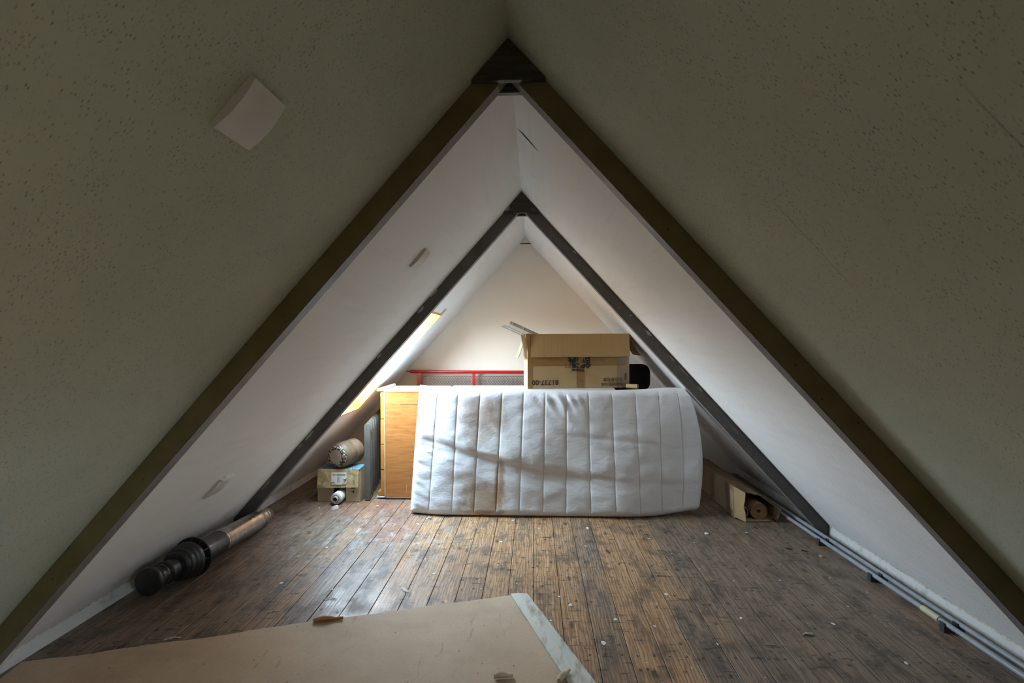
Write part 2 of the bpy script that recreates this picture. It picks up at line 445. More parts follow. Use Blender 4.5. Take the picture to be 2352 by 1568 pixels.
# ------------------------------------------------------------------ mesh helpers
class MB:
    def __init__(self):
        self.v, self.f = [], []

    def add(self, vs_, fs_, mtx=None):
        o = len(self.v)
        for q in vs_:
            q = Vector(q)
            self.v.append(mtx @ q if mtx is not None else q)
        self.f += [tuple(i + o for i in f) for f in fs_]
        return self

    def box(self, lo, hi, mtx=None):
        x0, y0, z0 = lo; x1, y1, z1 = hi
        return self.add([(x0, y0, z0), (x1, y0, z0), (x1, y1, z0), (x0, y1, z0), (x0, y0, z1), (x1, y0, z1), (x1, y1, z1), (x0, y1, z1)],
                        [(0, 3, 2, 1), (4, 5, 6, 7), (0, 1, 5, 4), (1, 2, 6, 5), (2, 3, 7, 6), (3, 0, 4, 7)], mtx)

    def prism(self, poly, y0, y1, mtx=None):
        """poly of (x, z), extruded along y."""
        n = len(poly)
        vs_ = [(x, y0, z) for x, z in poly] + [(x, y1, z) for x, z in poly]
        fs_ = [tuple(range(n)), tuple(range(2 * n - 1, n - 1, -1))]
        fs_ += [(i, i + n, (i + 1) % n + n, (i + 1) % n) for i in range(n)]
        return self.add(vs_, fs_, mtx)

    def lathe(self, prof, mtx=None, seg=32, close=True):
        """prof of (radius, t) around local Z."""
        vs_, fs_ = [], []
        for r, t_ in prof:
            for k in range(seg):
                a = 2 * math.pi * k / seg
                vs_.append((r * math.cos(a), r * math.sin(a), t_))
        for i in range(len(prof) - 1):
            for k in range(seg):
                k2 = (k + 1) % seg
                fs_.append((i * seg + k, i * seg + k2, (i + 1) * seg + k2, (i + 1) * seg + k))
        if close:
            fs_.append(tuple(range(seg - 1, -1, -1)))
            fs_.append(tuple((len(prof) - 1) * seg + k for k in range(seg)))
        return self.add(vs_, fs_, mtx)

    def tube(self, pts, r, seg=8):
        pts = [Vector(p_) for p_ in pts]
        vs_, fs_ = [], []
        for i, p_ in enumerate(pts):
            d = (pts[min(i + 1, len(pts) - 1)] - pts[max(i - 1, 0)]).normalized()
            a = Vector((0, 0, 1)) if abs(d.z) < 0.9 else Vector((1, 0, 0))
            u = d.cross(a).normalized(); v_ = d.cross(u)
            for k in range(seg):
                an = 2 * math.pi * k / seg
                vs_.append(p_ + (u * math.cos(an) + v_ * math.sin(an)) * r)
        for i in range(len(pts) - 1):
            for k in range(seg):
                k2 = (k + 1) % seg
                fs_.append((i * seg + k, i * seg + k2, (i + 1) * seg + k2, (i + 1) * seg + k))
        fs_.append(tuple(range(seg - 1, -1, -1)))
        fs_.append(tuple((len(pts) - 1) * seg + k for k in range(seg)))
        return self.add(vs_, fs_)

    def build(self, name, mat, parent=None, label=None, cat=None, group=None, kind=None, bevel=0.0, smooth=False, seg=2):
        me = bpy.data.meshes.new(name)
        if parent is not None:
            off = parent.matrix_world.translation.copy()
            if parent.type == 'MESH' or parent.parent is not None:
                off = WORLD[parent.name]
        else:
            xs = [q.x for q in self.v]; ys = [q.y for q in self.v]; zs = [q.z for q in self.v]
            off = Vector(((min(xs) + max(xs)) / 2, (min(ys) + max(ys)) / 2, min(zs)))
        me.from_pydata([q - off for q in self.v], [], self.f)
        bm = bmesh.new(); bm.from_mesh(me)
        bmesh.ops.recalc_face_normals(bm, faces=bm.faces)
        if bevel:
            eds = [e_ for e_ in bm.edges if len(e_.link_faces) == 2 and e_.calc_face_angle(0) > 0.5]
            bmesh.ops.bevel(bm, geom=eds, offset=bevel, segments=seg, affect='EDGES', clamp_overlap=True)
        bm.to_mesh(me); bm.free()
        if smooth:
            me.shade_smooth()
            if smooth != 'all':
                me.set_sharp_from_angle(angle=math.radians(38))
        me.materials.append(MAT[mat])
        o = bpy.data.objects.new(name, me)
        COL.objects.link(o)
        if parent is not None:
            o.parent = parent
        else:
            o.location = off
        WORLD[o.name] = off.copy()
        tag(o, label, cat, group, kind)
        return o


WORLD = {}


def tag(o, label=None, cat=None, group=None, kind=None):
    if label: o['label'] = label
    if cat: o['category'] = cat
    if group: o['group'] = group
    if kind: o['kind'] = kind
    return o


def thing(name, label, cat, loc, group=None, kind=None):
    o = bpy.data.objects.new(name, None)
    COL.objects.link(o)
    o.empty_display_size = 0.1
    o.location = loc
    o.matrix_world = Matrix.Translation(Vector(loc))
    WORLD[o.name] = Vector(loc)
    return tag(o, label, cat, group, kind)


def text(name, s, size, mtx, parent, mat, wide=None, depth=0.0004, bold=0.0):
    cu = bpy.data.curves.new(name, 'FONT')
    cu.body = s
    cu.size = size
    cu.align_x = 'CENTER'
    cu.align_y = 'CENTER'
    cu.extrude = depth
    cu.offset = bold
    cu.resolution_u = 3
    tmp = bpy.data.objects.new(name + '_curve', cu)
    COL.objects.link(tmp)
    dg = bpy.context.evaluated_depsgraph_get()
    me = bpy.data.meshes.new_from_object(tmp.evaluated_get(dg))
    bpy.data.objects.remove(tmp)
    bpy.data.curves.remove(cu)
    xs = [v_.co.x for v_ in me.vertices]
    k = 1.0
    if wide and xs and max(xs) > min(xs):
        k = wide / (max(xs) - min(xs))
    mb = MB()
    mb.add([(v_.co.x * k, v_.co.y, v_.co.z) for v_ in me.vertices], [tuple(p_.vertices) for p_ in me.polygons], mtx)
    bpy.data.meshes.remove(me)
    return mb.build(name, mat, parent)


def axis_mtx(a, b):
    """matrix whose Z runs from a to b, origin at a."""
    a, b = Vector(a), Vector(b)
    z = (b - a).normalized()
    up = Vector((0, 0, 1)) if abs(z.z) < 0.95 else Vector((0, 1, 0))
    x = up.cross(z).normalized(); y = z.cross(x)
    m = Matrix((x, y, z)).transposed().to_4x4()
    m.translation = a
    return m


def sstep(a, b, x):
    t_ = max(0.0, min(1.0, (x - a) / (b - a)))
    return t_ * t_ * (3 - 2 * t_)


def lerp_table(tab, x):
    if x <= tab[0][0]: return tab[0][1]
    for (a, va), (b, vb) in zip(tab, tab[1:]):
        if x <= b:
            return va + (vb - va) * (x - a) / (b - a)
    return tab[-1][1]


# ================================================================== THE SETTING
TH = 0.14


def slope_slab(side, y0, y1, z_hi, z_lo, mb):
    """piece of roof lining between two heights; outer skin TH away."""
    nx, nz = side * M / SQ * TH, TH / SQ
    a = (roof_x(side, z_hi), z_hi); b = (roof_x(side, z_lo), z_lo)
    if abs(z_hi - ZR) < 1e-6:
        top_out = (XR, ZR + TH * SQ)
    else:
        top_out = (a[0] + nx, a[1] + nz)
    mb.prism([a, b, (b[0] + nx, b[1] + nz), top_out], y0, y1)


JOIN1, JOIN2 = D1 + 0.03, D2 + 0.03
ZE = -0.08
SKY = dict(y0=3.275, y1=3.985, z0=0.682, z1=1.457)      # skylight by the end gable
FILL_SKY = dict(y0=-0.72, y1=-0.22, z0=0.78, z1=1.22)       # added roof window, out of view behind the photographer, to brighten the foreground
for side, nm in ((-1, 'wall_left'), (1, 'wall_right')):
    for k, (a, b, mt) in enumerate(((YB, JOIN1, 'cream'), (JOIN1, JOIN2, 'white_lining'), (JOIN2, D3, 'white_lining'))):
        mb = MB()
        hole = SKY if (side, k) == (-1, 2) else (FILL_SKY if (side, k) == (1, 0) else None)
        if hole:
            slope_slab(side, a, hole['y0'], ZR, ZE, mb)
            slope_slab(side, hole['y1'], b, ZR, ZE, mb)
            slope_slab(side, hole['y0'], hole['y1'], ZR, hole['z1'], mb)
            slope_slab(side, hole['y0'], hole['y1'], hole['z0'], ZE, mb)
        else:
            slope_slab(side, a, b, ZR, ZE, mb)
        lab = ['sloping roof side lined with pitted cream board, before the khaki truss',
               'sloping roof side papered white, between the two trusses',
               'sloping roof side papered white, beside the end gable'][k]
        o = mb.build(nm, mt, None, lab + (' and the skylight' if side == -1 and k == 2 else (', left slope' if side < 0 else ', right slope')), 'wall', kind='structure')
        if side == 1 and k == 1:
            wall_r2 = o

gx = 2.35
for nm, y0, y1, mt, lab in (('wall_back', D3, D3 + 0.12, 'gable', 'triangular plastered end gable wall behind the red panel'),
                            ('wall_front', YB - 0.12, YB, 'gable', 'triangular plastered gable wall behind the photographer')):
    MB().prism([(XR, ZR + 0.05), (XR + gx, ZR + 0.05 - gx * M), (XR - gx, ZR + 0.05 - gx * M)], y0, y1).build(nm, mt, None, lab, 'wall', kind='structure')

# small ridge filler at the top of the end gable
tr = thing('trim_1', 'small triangular ridge filler at the top of the end gable', 'trim', (XR, D3 - 0.02, 2.15), kind='structure')
MB().prism([(XR, ZR - 0.004), (XR + 0.042, ZR - 0.05), (XR - 0.042, ZR - 0.05)], D3 - 0.02, D3 - 0.001).build('filler', 'gable', tr)
MB().box((XR - 0.05, D3 - 0.012, ZR - 0.057), (XR + 0.05, D3 - 0.002, ZR - 0.051)).build('gap', 'dark', tr)

# torn lining near the ridge of the right slope
mb = MB()
fr = roof_frame(1, -0.022, 2.208, ZR - (-0.022 - XR) * M)
n = 12
vs_ = []
for i in range(n + 1):
    s = -0.074 + 0.148 * i / n
    wd = 0.0075 * math.sin(math.pi * (i / n) ** 0.8) ** 1.3 + 0.0004
    y_ = 0.003 * math.sin(5 * i / n)
    vs_ += [(s, y_ - wd, 0.0015), (s, y_ + wd, 0.0015)]
mb.add(vs_, [(2 * i, 2 * i + 1, 2 * i + 3, 2 * i + 2) for i in range(n)], fr)
tear = mb.build('tear', 'dark', wall_r2, label='dark gash torn in the lining')
fr = roof_frame(1, 0.005, 2.62, ZR - (0.005 - XR) * M)
MB().add([(-0.03, -0.0006, 0.0012), (0.0, -0.0022, 0.0012), (0.03, -0.0004, 0.0012), (0.0, 0.0016, 0.0012)], [(0, 1, 2, 3)], fr).build('tear', 'dark', wall_r2)

# floor and floorboards
fl = MB().box((-2.32, YB - 0.12, -0.12), (2.2, D3 + 0.12, -0.022)).build('floor', 'subfloor', None, 'worn wooden plank floor of the attic', 'floor', kind='structure')
BW = 0.1262
unit = bpy.data.meshes.new('plank')
hw, ch = (BW - 0.0028) / 2, 0.0012
pv = []
for y in (0.0, 1.0):
    pv += [(-hw, y, -0.022), (hw, y, -0.022), (hw, y, -ch), (hw - ch, y, 0), (-hw + ch, y, 0), (-hw, y, -ch)]
pf = [(0, 1, 2, 3, 4, 5), (11, 10, 9, 8, 7, 6)] + [(i, (i + 1) % 6, (i + 1) % 6 + 6, i + 6) for i in range(6)]
unit.from_pydata(pv, [], [f[::-1] for f in pf])
unit.materials.append(MAT['board'])
joints = {}
k0 = -17
for k in range(k0, 17):
    xc = -0.007 + BW * (k + 0.5)
    if xc < -2.16 or xc > 2.04:
        continue
    cuts = [YB]
    y = YB + random.uniform(0.8, 3.2)
    while y < D3 - 0.4:
        cuts.append(y); y += random.uniform(2.4, 3.6)
    if k == 0:
        cuts = [YB, 0.4, 2.60]
    if k == -4:
        cuts = [YB, 1.1, 3.06]
    cuts.append(D3)
    for a, b in zip(cuts, cuts[1:]):
        o = bpy.data.objects.new('plank', unit)
        COL.objects.link(o)
        o.parent = fl
        o.scale = (1, b - a - 0.002, 1)
        o.location = Vector((xc, a + 0.001, random.uniform(-0.0014, 0.0))) - WORLD[fl.name]

# skirting boards along both eaves
for side, nm in ((-1, 'baseboard_left'), (1, 'baseboard_right')):
    x0 = roof_x(side, HS)
    for a, b in ((YB, D1 - 0.002), (D1 + 0.062, D2 - 0.002), (D2 + 0.062, D3)):
        mb = MB()
        mb.box((min(x0, x0 + side * 0.02), a, -0.005), (max(x0, x0 + side * 0.02), b, HS))
        where = 'before the khaki truss' if b < 2 else ('between the trusses' if b < 3.3 else 'beside the end gable')
        o = mb.build(nm, 'skirting', None, 'white painted skirting board under the %s roof slope, %s' % ('left' if side < 0 else 'right', where), 'skirting', kind='structure')
        mb = MB()
        N = int((b - a) / 0.03)
        vs_ = []
        for i in range(N + 1):
            y = a + (b - a) * i / N
            t1 = 0.005 * (0.4 + noise.noise(Vector((y * 23, side, 0))) * 0.6 + 0.5)
            z1 = HS + 0.010 + 0.008 * noise.noise(Vector((y * 17, 3, side)))
            vs_ += [(x0 - side * t1, y, HS - 0.002), (x0 - side * (0.5 * t1 - 0.004), y, z1), (x0 + side * 0.01, y, HS - 0.002)]
        mb.add(vs_, [(3 * i + p_, 3 * i + (p_ + 1) % 3, 3 * i + 3 + (p_ + 1) % 3, 3 * i + 3 + p_) for i in range(N) for p_ in range(3)])
        mb.build('caulk_line', 'caulk', o)

# ------------------------------------------------------------------ skylight


def skylight(name, label, side, H, RD, bracket):
    win = thing(name, label, 'window', (roof_x(side, H['z0']), (H['y0'] + H['y1']) / 2, H['z0']), kind='structure')
    s0 = (ZR - H['z1']) / M * SQ          # slope distance from the ridge
    s1 = (ZR - H['z0']) / M * SQ
    SF = roof_frame(side, XR, 0, ZR)      # X down the slope, Z into the room
    sg = 1 if (SF.to_3x3() @ Vector((0, 1, 0))).y > 0 else -1
    y0, y1 = H['y0'], H['y1']
    bt, fw = 0.012, 0.040

    def sbox(mb, s_a, s_b, ya, yb, za, zb):
        return mb.box((s_a, min(sg * ya, sg * yb), za), (s_b, max(sg * ya, sg * yb), zb), SF)
    for a in ((s0, s1, y1 - bt, y1), (s0, s1, y0, y0 + bt), (s0, s0 + bt, y0 + bt, y1 - bt), (s1 - bt, s1, y0 + bt, y1 - bt)):
        sbox(MB(), *a, -RD, 0.004).build('reveal_board', 'pine', win)
    for a in ((s0, s0 + fw, y0, y1), (s1 - fw, s1, y0, y1), (s0 + fw, s1 - fw, y0, y0 + fw), (s0 + fw, s1 - fw, y1 - fw, y1)):
        sbox(MB(), *a, -RD - 0.04, -RD).build('sash_rail', 'sash', win, bevel=0.003)
    sbox(MB(), s0 + fw, s1 - fw, y0 + fw, y1 - fw, -RD - 0.030, -RD - 0.024).build('pane', 'glass', win)
    ym = (y0 + y1) / 2
    sbox(MB(), s0 + 0.018, s0 + 0.03, ym - 0.15, ym + 0.15, -RD, -RD + 0.03).build('handle', 'zinc', win, bevel=0.003)
    if bracket:
        sbox(MB(), s0 - 0.055, s0 - 0.003, y1 - 0.06, y1 + 0.02, 0.0, 0.003).build('bracket', 'zinc', win)
    # light portal: gives off no light of its own, only guides the sky's light through the window opening
    pl_d = bpy.data.lights.new('skylight_portal', 'AREA')
    pl_d.shape = 'RECTANGLE'
    pl_d.size = s1 - s0 - 2 * fw
    pl_d.size_y = y1 - y0 - 2 * fw
    pl_d.cycles.is_portal = True
    pl = bpy.data.objects.new('skylight_portal', pl_d)
    COL.objects.link(pl)
    pl.matrix_world = SF @ Matrix.Translation(((s0 + s1) / 2, sg * ym, -RD - 0.06)) @ Matrix.Rotation(math.pi, 4, 'X')
    return win


skylight('window_1', 'roof window in a honey-coloured plywood reveal beside the end gable', -1, SKY, 0.13, True)
skylight('fill_window', 'small unseen roof window added in the right slope behind the photographer to light the foreground', 1, FILL_SKY, 0.06, False)
ys = 1 if (roof_frame(-1, 0, 0, 0).to_3x3() @ Vector((0, 1, 0))).y > 0 else -1

# ------------------------------------------------------------------ trusses
def truss(d, thick, mat, gmat, label):
    root = thing('roof_truss', label, 'truss', (XR, d, 0.0))
    dep = 0.056
    for side in (-1, 1):
        zt = ZR - 0.09
        poly = [(roof_x(side, 0.0), 0.0), (roof_x(side, ZR - 0.002), ZR - 0.002)]
        zin = ZR - thick * SQ
        poly += [(XR, zin), (roof_x(side, 0.0, thick), 0.0)]
        rf = MB().prism(poly, d, d + dep).build('rafter', mat, root, bevel=0.002)
        # lighter painted underside strip
        g = MB()
        xi0, xi1 = roof_x(side, 0.004, thick), roof_x(side, ZR - 0.14, thick)
        e_ = 0.0015
        nx, nz = -side * M / SQ * e_, -e_ / SQ
        g.prism([(xi0, 0.004), (xi1, ZR - 0.14), (xi1 + nx, ZR - 0.14 + nz), (xi0 + nx, 0.004 + nz)], d + 0.002, d + dep - 0.002)
        g.build('rafter_underside', 'beam_under', rf)
    zb = 2.066
    hb = (ZR - 0.006 - zb) / M
    ap = (XR, ZR - 0.006)
    for a, b, nm in ((d - 0.023, d - 0.0005, 'gusset_plate'), (d + dep + 0.0005, d + dep + 0.024, 'gusset_plate')):
        MB().prism([ap, (XR + hb, zb), (XR - hb, zb)], a, b).build(nm, gmat, root, bevel=0.002)
    return root


t1 = truss(D1, 0.068, 'khaki', 'plate', 'khaki painted A-frame truss with a dark triangular ridge plate')
t2 = truss(D2, 0.070, 'beam', 'plate', 'dark grey-brown A-frame truss with chipped paint, behind the khaki one')


def blob(mb, cx, cz, lx, lz, ang, y, thick=0.0015, n=11, seed=0):
    pts = []
    rr = random.Random(seed)
    for i in range(n):
        a = 2 * math.pi * i / n
        r_ = rr.uniform(0.65, 1.15)
        px, pz = lx * r_ * math.cos(a), lz * r_ * math.sin(a)
        pts.append((cx + px * math.cos(ang) - pz * math.sin(ang), cz + px * math.sin(ang) + pz * math.cos(ang)))
    mb.prism(pts, y - thick, y + 0.0005)
    return mb


al, ar = math.atan(M), -math.atan(M)
for i, (x, z, lx, lz, an, mt) in enumerate((
        (-0.657, 1.556, 0.035, 0.010, al, 'chip'), (-0.600, 1.625, 0.022, 0.006, al, 'chip'), (-0.742, 1.447, 0.030, 0.010, al, 'chip'),
        (-1.02, 1.145, 0.026, 0.007, al, 'chip'), (-1.49, 0.624, 0.050, 0.009, al, 'chip'), (-1.56, 0.545, 0.03, 0.006, al, 'bare_chip'),
        (-1.79, 0.29, 0.05, 0.010, al, 'bare_chip'), (-1.28, 0.83, 0.006, 0.005, 0, 'chip'),
        (0.734, 1.285, 0.032, 0.010, ar, 'chip'), (0.885, 1.118, 0.035, 0.005, ar, 'bare_chip'), (0.955, 1.04, 0.05, 0.006, ar, 'bare_chip'),
        (1.06, 0.925, 0.03, 0.005, ar, 'bare_chip'), (0.264, 1.813, 0.014, 0.006, ar, 'chip'), (0.62, 1.40, 0.008, 0.005, ar, 'chip'),
        (1.28, 0.66, 0.04, 0.004, ar, 'bare_chip'))):
    blob(MB(), x, z, lx, lz, an, D2, seed=i).build('paint_chip', mt, t2)
blob(MB(), -0.165, 2.092, 0.020, 0.008, al, D2 - 0.023, seed=40).build('paint_chip', 'chip', t2)
for x, z in ((-0.144, 2.086), (-0.005, 2.084)):
    MB().lathe([(0.004, 0), (0.004, 0.003), (0.002, 0.004)], axis_mtx((x, D2 - 0.0225, z), (x, D2 - 0.03, z)), 10).build('screw', 'bare_chip', t2)

# ------------------------------------------------------------------ vent covers on the left slope


def vent(x, y0, y1, z, length, label, group=None):
    fr_ = roof_frame(-1, x, 0, z)
    root = thing('vent_cover', label, 'vent cover', tuple(fr_.translation + Vector((0, (y0 + y1) / 2, 0))), group)
    n_ = 10
    poly = [(-length / 2, 0.0)]
    for i in range(n_ + 1):
        s = -length / 2 + length * i / n_
        poly.append((s, 0.010 + 0.007 * (1 - (2 * s / length) ** 2)))
    poly.append((length / 2, 0.0))
    f2 = fr_.copy()
    yy0, yy1 = sorted((ys * y0, ys * y1))
    MB().prism(poly, yy0, yy1, f2).build('cover', 'vent', root, smooth=True)
    MB().box((-length / 2 + 0.006, yy0 + 0.006, -0.001), (length / 2 - 0.006, yy1 - 0.006, 0.004), f2).build('back_plate', 'vent', root)
    return root


vent(-0.545, 0.865, 0.975, ZR - (0.545 + XR) * M, 0.117, 'pale curved square vent cover on the pitted cream board')
vent(-0.572, 2.385, 2.490, ZR - (0.572 + XR) * M, 0.117, 'pale curved vent cover high on the white slope between the trusses')
v3 = vent(-1.603, 2.355, 2.455, ZR - (1.603 + XR) * M, 0.117, 'pale curved vent cover low on the white slope, its upper end plastered over')
f3 = roof_frame(-1, -1.603, 0, ZR - (1.603 + XR) * M)
mb = MB()
rr = random.Random(5)
pts = []
for i in range(12):
    a = 2 * math.pi * i / 12
    pts.append((-0.068 + 0.016 * math.cos(a) * rr.uniform(0.6, 1.3), ys * 2.42 + 0.055 * math.sin(a) * rr.uniform(0.75, 1.2)))
mb.add([(s, y, 0.001) for s, y in pts] + [(s * 0.25 + 0.75 * -0.068, ys * 2.42 + (y - ys * 2.42) * 0.7, 0.022) for s, y in pts],
       [tuple(range(12)), tuple(range(23, 11, -1))] + [(i, (i + 1) % 12, (i + 1) % 12 + 12, i + 12) for i in range(12)], f3)
mb.build('plaster_patch', 'plaster', v3)

# ================================================================== MATTRESS
SEAM_B = [-0.755, -0.588, -0.432, -0.276, -0.112, 0.053, 0.216, 0.388, 0.561, 0.731, 0.885, 1.035]
SEAM_T = [-0.720, -0.567, -0.402, -0.238, -0.080, 0.081, 0.237, 0.398, 0.569, 0.740, 0.912, 1.045]
SEAM_B = [-0.900] + SEAM_B + [1.170]
SEAM_T = [-0.875] + SEAM_T + [1.150]
TOP = [(-0.88, 0.905), (-0.74, 0.893), (-0.41, 0.880), (0.07, 0.868), (0.55, 0.864), (0.81, 0.873), (1.0, 0.885), (1.12, 0.880)]
FOLD = [(-0.95, 0.59), (-0.86, 0.55), (-0.55, 0.46), (-0.25, 0.375), (0.05, 0.315), (0.45, 0.265), (0.80, 0.235), (1.2, 0.22)]
FAMP = [(-0.95, 0.008), (-0.70, 0.020), (-0.50, 0.036), (-0.20, 0.046), (0.10, 0.040), (0.40, 0.026), (0.75, 0.010), (1.2, 0.004)]


def build_mattress():
    PP, NV = 22, 110
    NU = 13 * PP
    HT = 0.052
    us = []
    for i in range(NU + 1):               # columns packed towards the seams
        k, a = divmod(i, PP)
        a /= PP
        us.append((k + 0.35 * a + 0.65 * (0.5 - 0.5 * math.cos(math.pi * a))) / 13)
    vsl = [j / NV for j in range(NV + 1)]

    def warp(a):            # pack rows towards the edges for the rounding
        return a - 0.10 * math.sin(2 * math.pi * a) / math.pi
    front, back = [], []
    for j in range(NV + 1):
        v_ = warp(vsl[j])
        for i in range(NU + 1):
            u_ = us[i]
            sf = u_ * 13
            k = min(12, int(sf)); fr_ = sf - k
            xb = SEAM_B[k] + (SEAM_B[k + 1] - SEAM_B[k]) * fr_
            xt = SEAM_T[k] + (SEAM_T[k + 1] - SEAM_T[k]) * fr_
            zt = lerp_table(TOP, xt)
            z = zt * v_
            bow = 0.012 * math.sin(math.pi * v_) * (1 if u_ > 0.5 else -0.2) * (abs(2 * u_ - 1) ** 4)
            x = xb + (xt - xb) * v_ + bow * 1.5
            # right end bulges out at mid height, its top corner is pressed in by the slope
            x += 0.040 * sstep(0.86, 1.0, u_) * math.sin(math.pi * v_ ** 1.1)
            lim = roof_x(1, z + 0.01) - 0.012
            if x > lim:
                x = lim
            # bottom corners rounded
            eu = min(u_, 1 - u_) * 2.05
            if eu < 0.05:
                z += (0.035 if u_ > 0.5 else 0.022) * (1 - eu / 0.05) ** 2 * (1 - v_) ** 6
            z += 0.030 * sstep(0.80, 1.0, u_) * (1 - v_) ** 5
            ymid = 3.487 + 0.225 * v_ + 0.075 * sstep(0.72, 1.0, u_) * (1 - 0.75 * v_) + 0.035 * sstep(0.14, 0.0, u_) * (1 - 0.6 * v_)
            ev = min(v_ * zt, (1 - v_) * zt)
            de = min(eu, ev)
            q = max(0.0, 1 - de / 0.055)
            th = HT * math.sqrt(max(0.0, 1 - q ** 2.2))
            inner = sstep(0.0, 0.06, de)
            # quilting
            dl = fr_ * (SEAM_B[k + 1] - SEAM_B[k]); dr = (1 - fr_) * (SEAM_B[k + 1] - SEAM_B[k])
            ds = 9.0
            if k > 0: ds = min(ds, dl)
            if k < 12: ds = min(ds, dr)
            puff = 0.0055 * (1 - math.exp(-ds / 0.022)) - 0.005 * math.exp(-(ds / 0.0028) ** 2)
            # the sagging fold
            zc = lerp_table(FOLD, x) + 0.012 * noise.noise(Vector((x * 7, 0, 2)))
            A = lerp_table(FAMP, x)
            t_ = z - zc
            if t_ > 0:
                f_ = 1.3 * A * math.exp(-t_ / 0.16) * (1 - math.exp(-t_ / 0.034))
            else:
                f_ = -0.5 * A * math.exp(t_ / 0.045) * (1 - math.exp(t_ / 0.016))
                f_ += 0.25 * A * math.exp(-((t_ + 0.13) / 0.07) ** 2)
            # second soft crease on the right
            zc2 = 0.545 - 0.10 * (x - 0.3)
            f_ += 0.0035 * sstep(0.10, 0.30, x) * sstep(1.0, 0.75, x) * (math.exp(-((z - zc2 - 0.045) / 0.035) ** 2) - math.exp(-((z - zc2) / 0.016) ** 2))
            # drag wrinkles under the box
            wr = sstep(0.62, 0.80, z) * math.exp(-((x - 0.20) / 0.20) ** 2)
            f_ += 0.017 * wr * noise.noise(Vector(((x + 0.55 * z) * 20, z * 5, 1.7)))
            wl = math.exp(-((x + 0.84) / 0.09) ** 2)
            f_ += 0.010 * wl * noise.noise(Vector((x * 7, (z + 0.35 * x) * 26, 4.1)))
            f_ += 0.018 * noise.noise(Vector((x * 2.6, z * 3.2, 9.0))) + 0.005 * noise.noise(Vector((x * 9, z * 15, 3.0)))
            # short creases gathered along the fold
            f_ += 0.006 * math.exp(-((t_ + 0.02) / 0.09) ** 2) * sstep(0.9, 0.3, x) * noise.noise(Vector((x * 8, (z + 0.28 * x) * 34, 6.0)))
            front.append((x, ymid - th - (puff * inner + f_ * inner), max(0.002, z)))
            back.append((x, min(ymid + th + puff * inner * 0.6, 3.79), max(0.002, z)))
    W_ = NU + 1
    fs_ = []
    nb = len(front)
    for j in range(NV):
        for i in range(NU):
            a = j * W_ + i
            fs_.append((a, a + 1, a + W_ + 1, a + W_))
            fs_.append((nb + a, nb + a + W_, nb + a + W_ + 1, nb + a + 1))
    for i in range(NU):
        for j in (0, NV):
            a = j * W_ + i
            fs_.append((a, nb + a, nb + a + 1, a + 1) if j == 0 else (a, a + 1, nb + a + 1, nb + a))
    for j in range(NV):
        for i in (0, NU):
            a = j * W_ + i
            fs_.append((a, a + W_, nb + a + W_, nb + a) if i == 0 else (a, nb + a, nb + a + W_, a + W_))
    me = bpy.data.meshes.new('mattress')
    off = Vector((0.13, 3.6, 0.0))
    me.from_pydata([Vector(q) - off for q in front + back], [], fs_)
    bm = bmesh.new(); bm.from_mesh(me)
    bmesh.ops.remove_doubles(bm, verts=bm.verts, dist=0.0002)
    bmesh.ops.recalc_face_normals(bm, faces=bm.faces)
    bm.to_mesh(me); bm.free()
    me.shade_smooth()
    me.materials.append(MAT['ticking'])
    o = bpy.data.objects.new('mattress', me)
    COL.objects.link(o)
    o.location = off
    tag(o, 'stained white quilted single mattress standing on its long side, sagging along a diagonal fold', 'mattress')
    return o


build_mattress()

# ================================================================== DRESSER seen from its plywood side
dr = thing('dresser', 'varnished plywood dresser with white top, standing beside the mattress', 'dresser', (-0.95, 3.93, 0.0))
MB().box((-1.168, 3.800, 0.022), (-0.70, 3.815, 0.848)).build('side_panel', 'plywood', dr, bevel=0.0015)
MB().box((-1.168, 4.045, 0.022), (-0.70, 4.06, 0.848)).build('side_panel', 'plywood', dr, bevel=0.0015)
MB().box((-0.712, 3.816, 0.03), (-0.70, 4.044, 0.848)).build('back_panel', 'plywood', dr)
MB().box((-1.165, 3.816, 0.03), (-0.713, 4.044, 0.845)).build('carcass', 'plywood', dr)
MB().box((-1.178, 3.7985, 0.022), (-1.166, 3.8165, 0.862)).build('edge_strip', 'kraft', dr, label='flaking pale edge strip')
MB().box((-1.236, 3.806, 0.849), (-0.690, 4.065, 0.867)).build('top', 'white_top', dr, bevel=0.002)
MB().box((-1.178, 3.792, 0.846), (-0.690, 3.800, 0.868)).build('top_edging', 'white_top', dr, bevel=0.001)
MB().box((-1.240, 3.815, 0.030), (-1.166, 4.055, 0.058)).build('plinth', 'plywood', dr, bevel=0.002)
MB().box((-1.244, 3.812, 0.012), (-1.170, 4.055, 0.022)).build('plinth_strip', 'white_top', dr)
MB().box((-1.165, 3.806, 0.010), (-0.72, 3.83, 0.021)).build('plinth_strip', 'white_top', dr)
for x, y in ((-1.14, 3.86), (-0.76, 3.86), (-1.14, 4.01), (-0.76, 4.01)):
    MB().box((x - 0.02, y - 0.02, 0.0), (x + 0.02, y + 0.02, 0.03)).build('foot', 'dark', dr)
for z0, z1, zk in ((0.06, 0.225, 0.115), (0.230, 0.425, 0.33), (0.430, 0.625, 0.53), (0.630, 0.838, 0.805)):
    dw = MB().box((-1.212, 3.822, z0), (-1.179, 4.04, z1)).build('drawer', 'honey', dr, bevel=0.002)
    MB().lathe([(0.008, 0), (0.008, 0.012), (0.017, 0.016), (0.019, 0.024), (0.013, 0.031)], axis_mtx((-1.212, 3.93, zk), (-1.3, 3.93, zk)), 16).build('knob', 'zinc' if zk < 0.2 else 'disc', dw, smooth=True)
MB().box((-1.05, 3.7992, 0.742), (-0.86, 3.8004, 0.746)).build('slit', 'dark', dr)
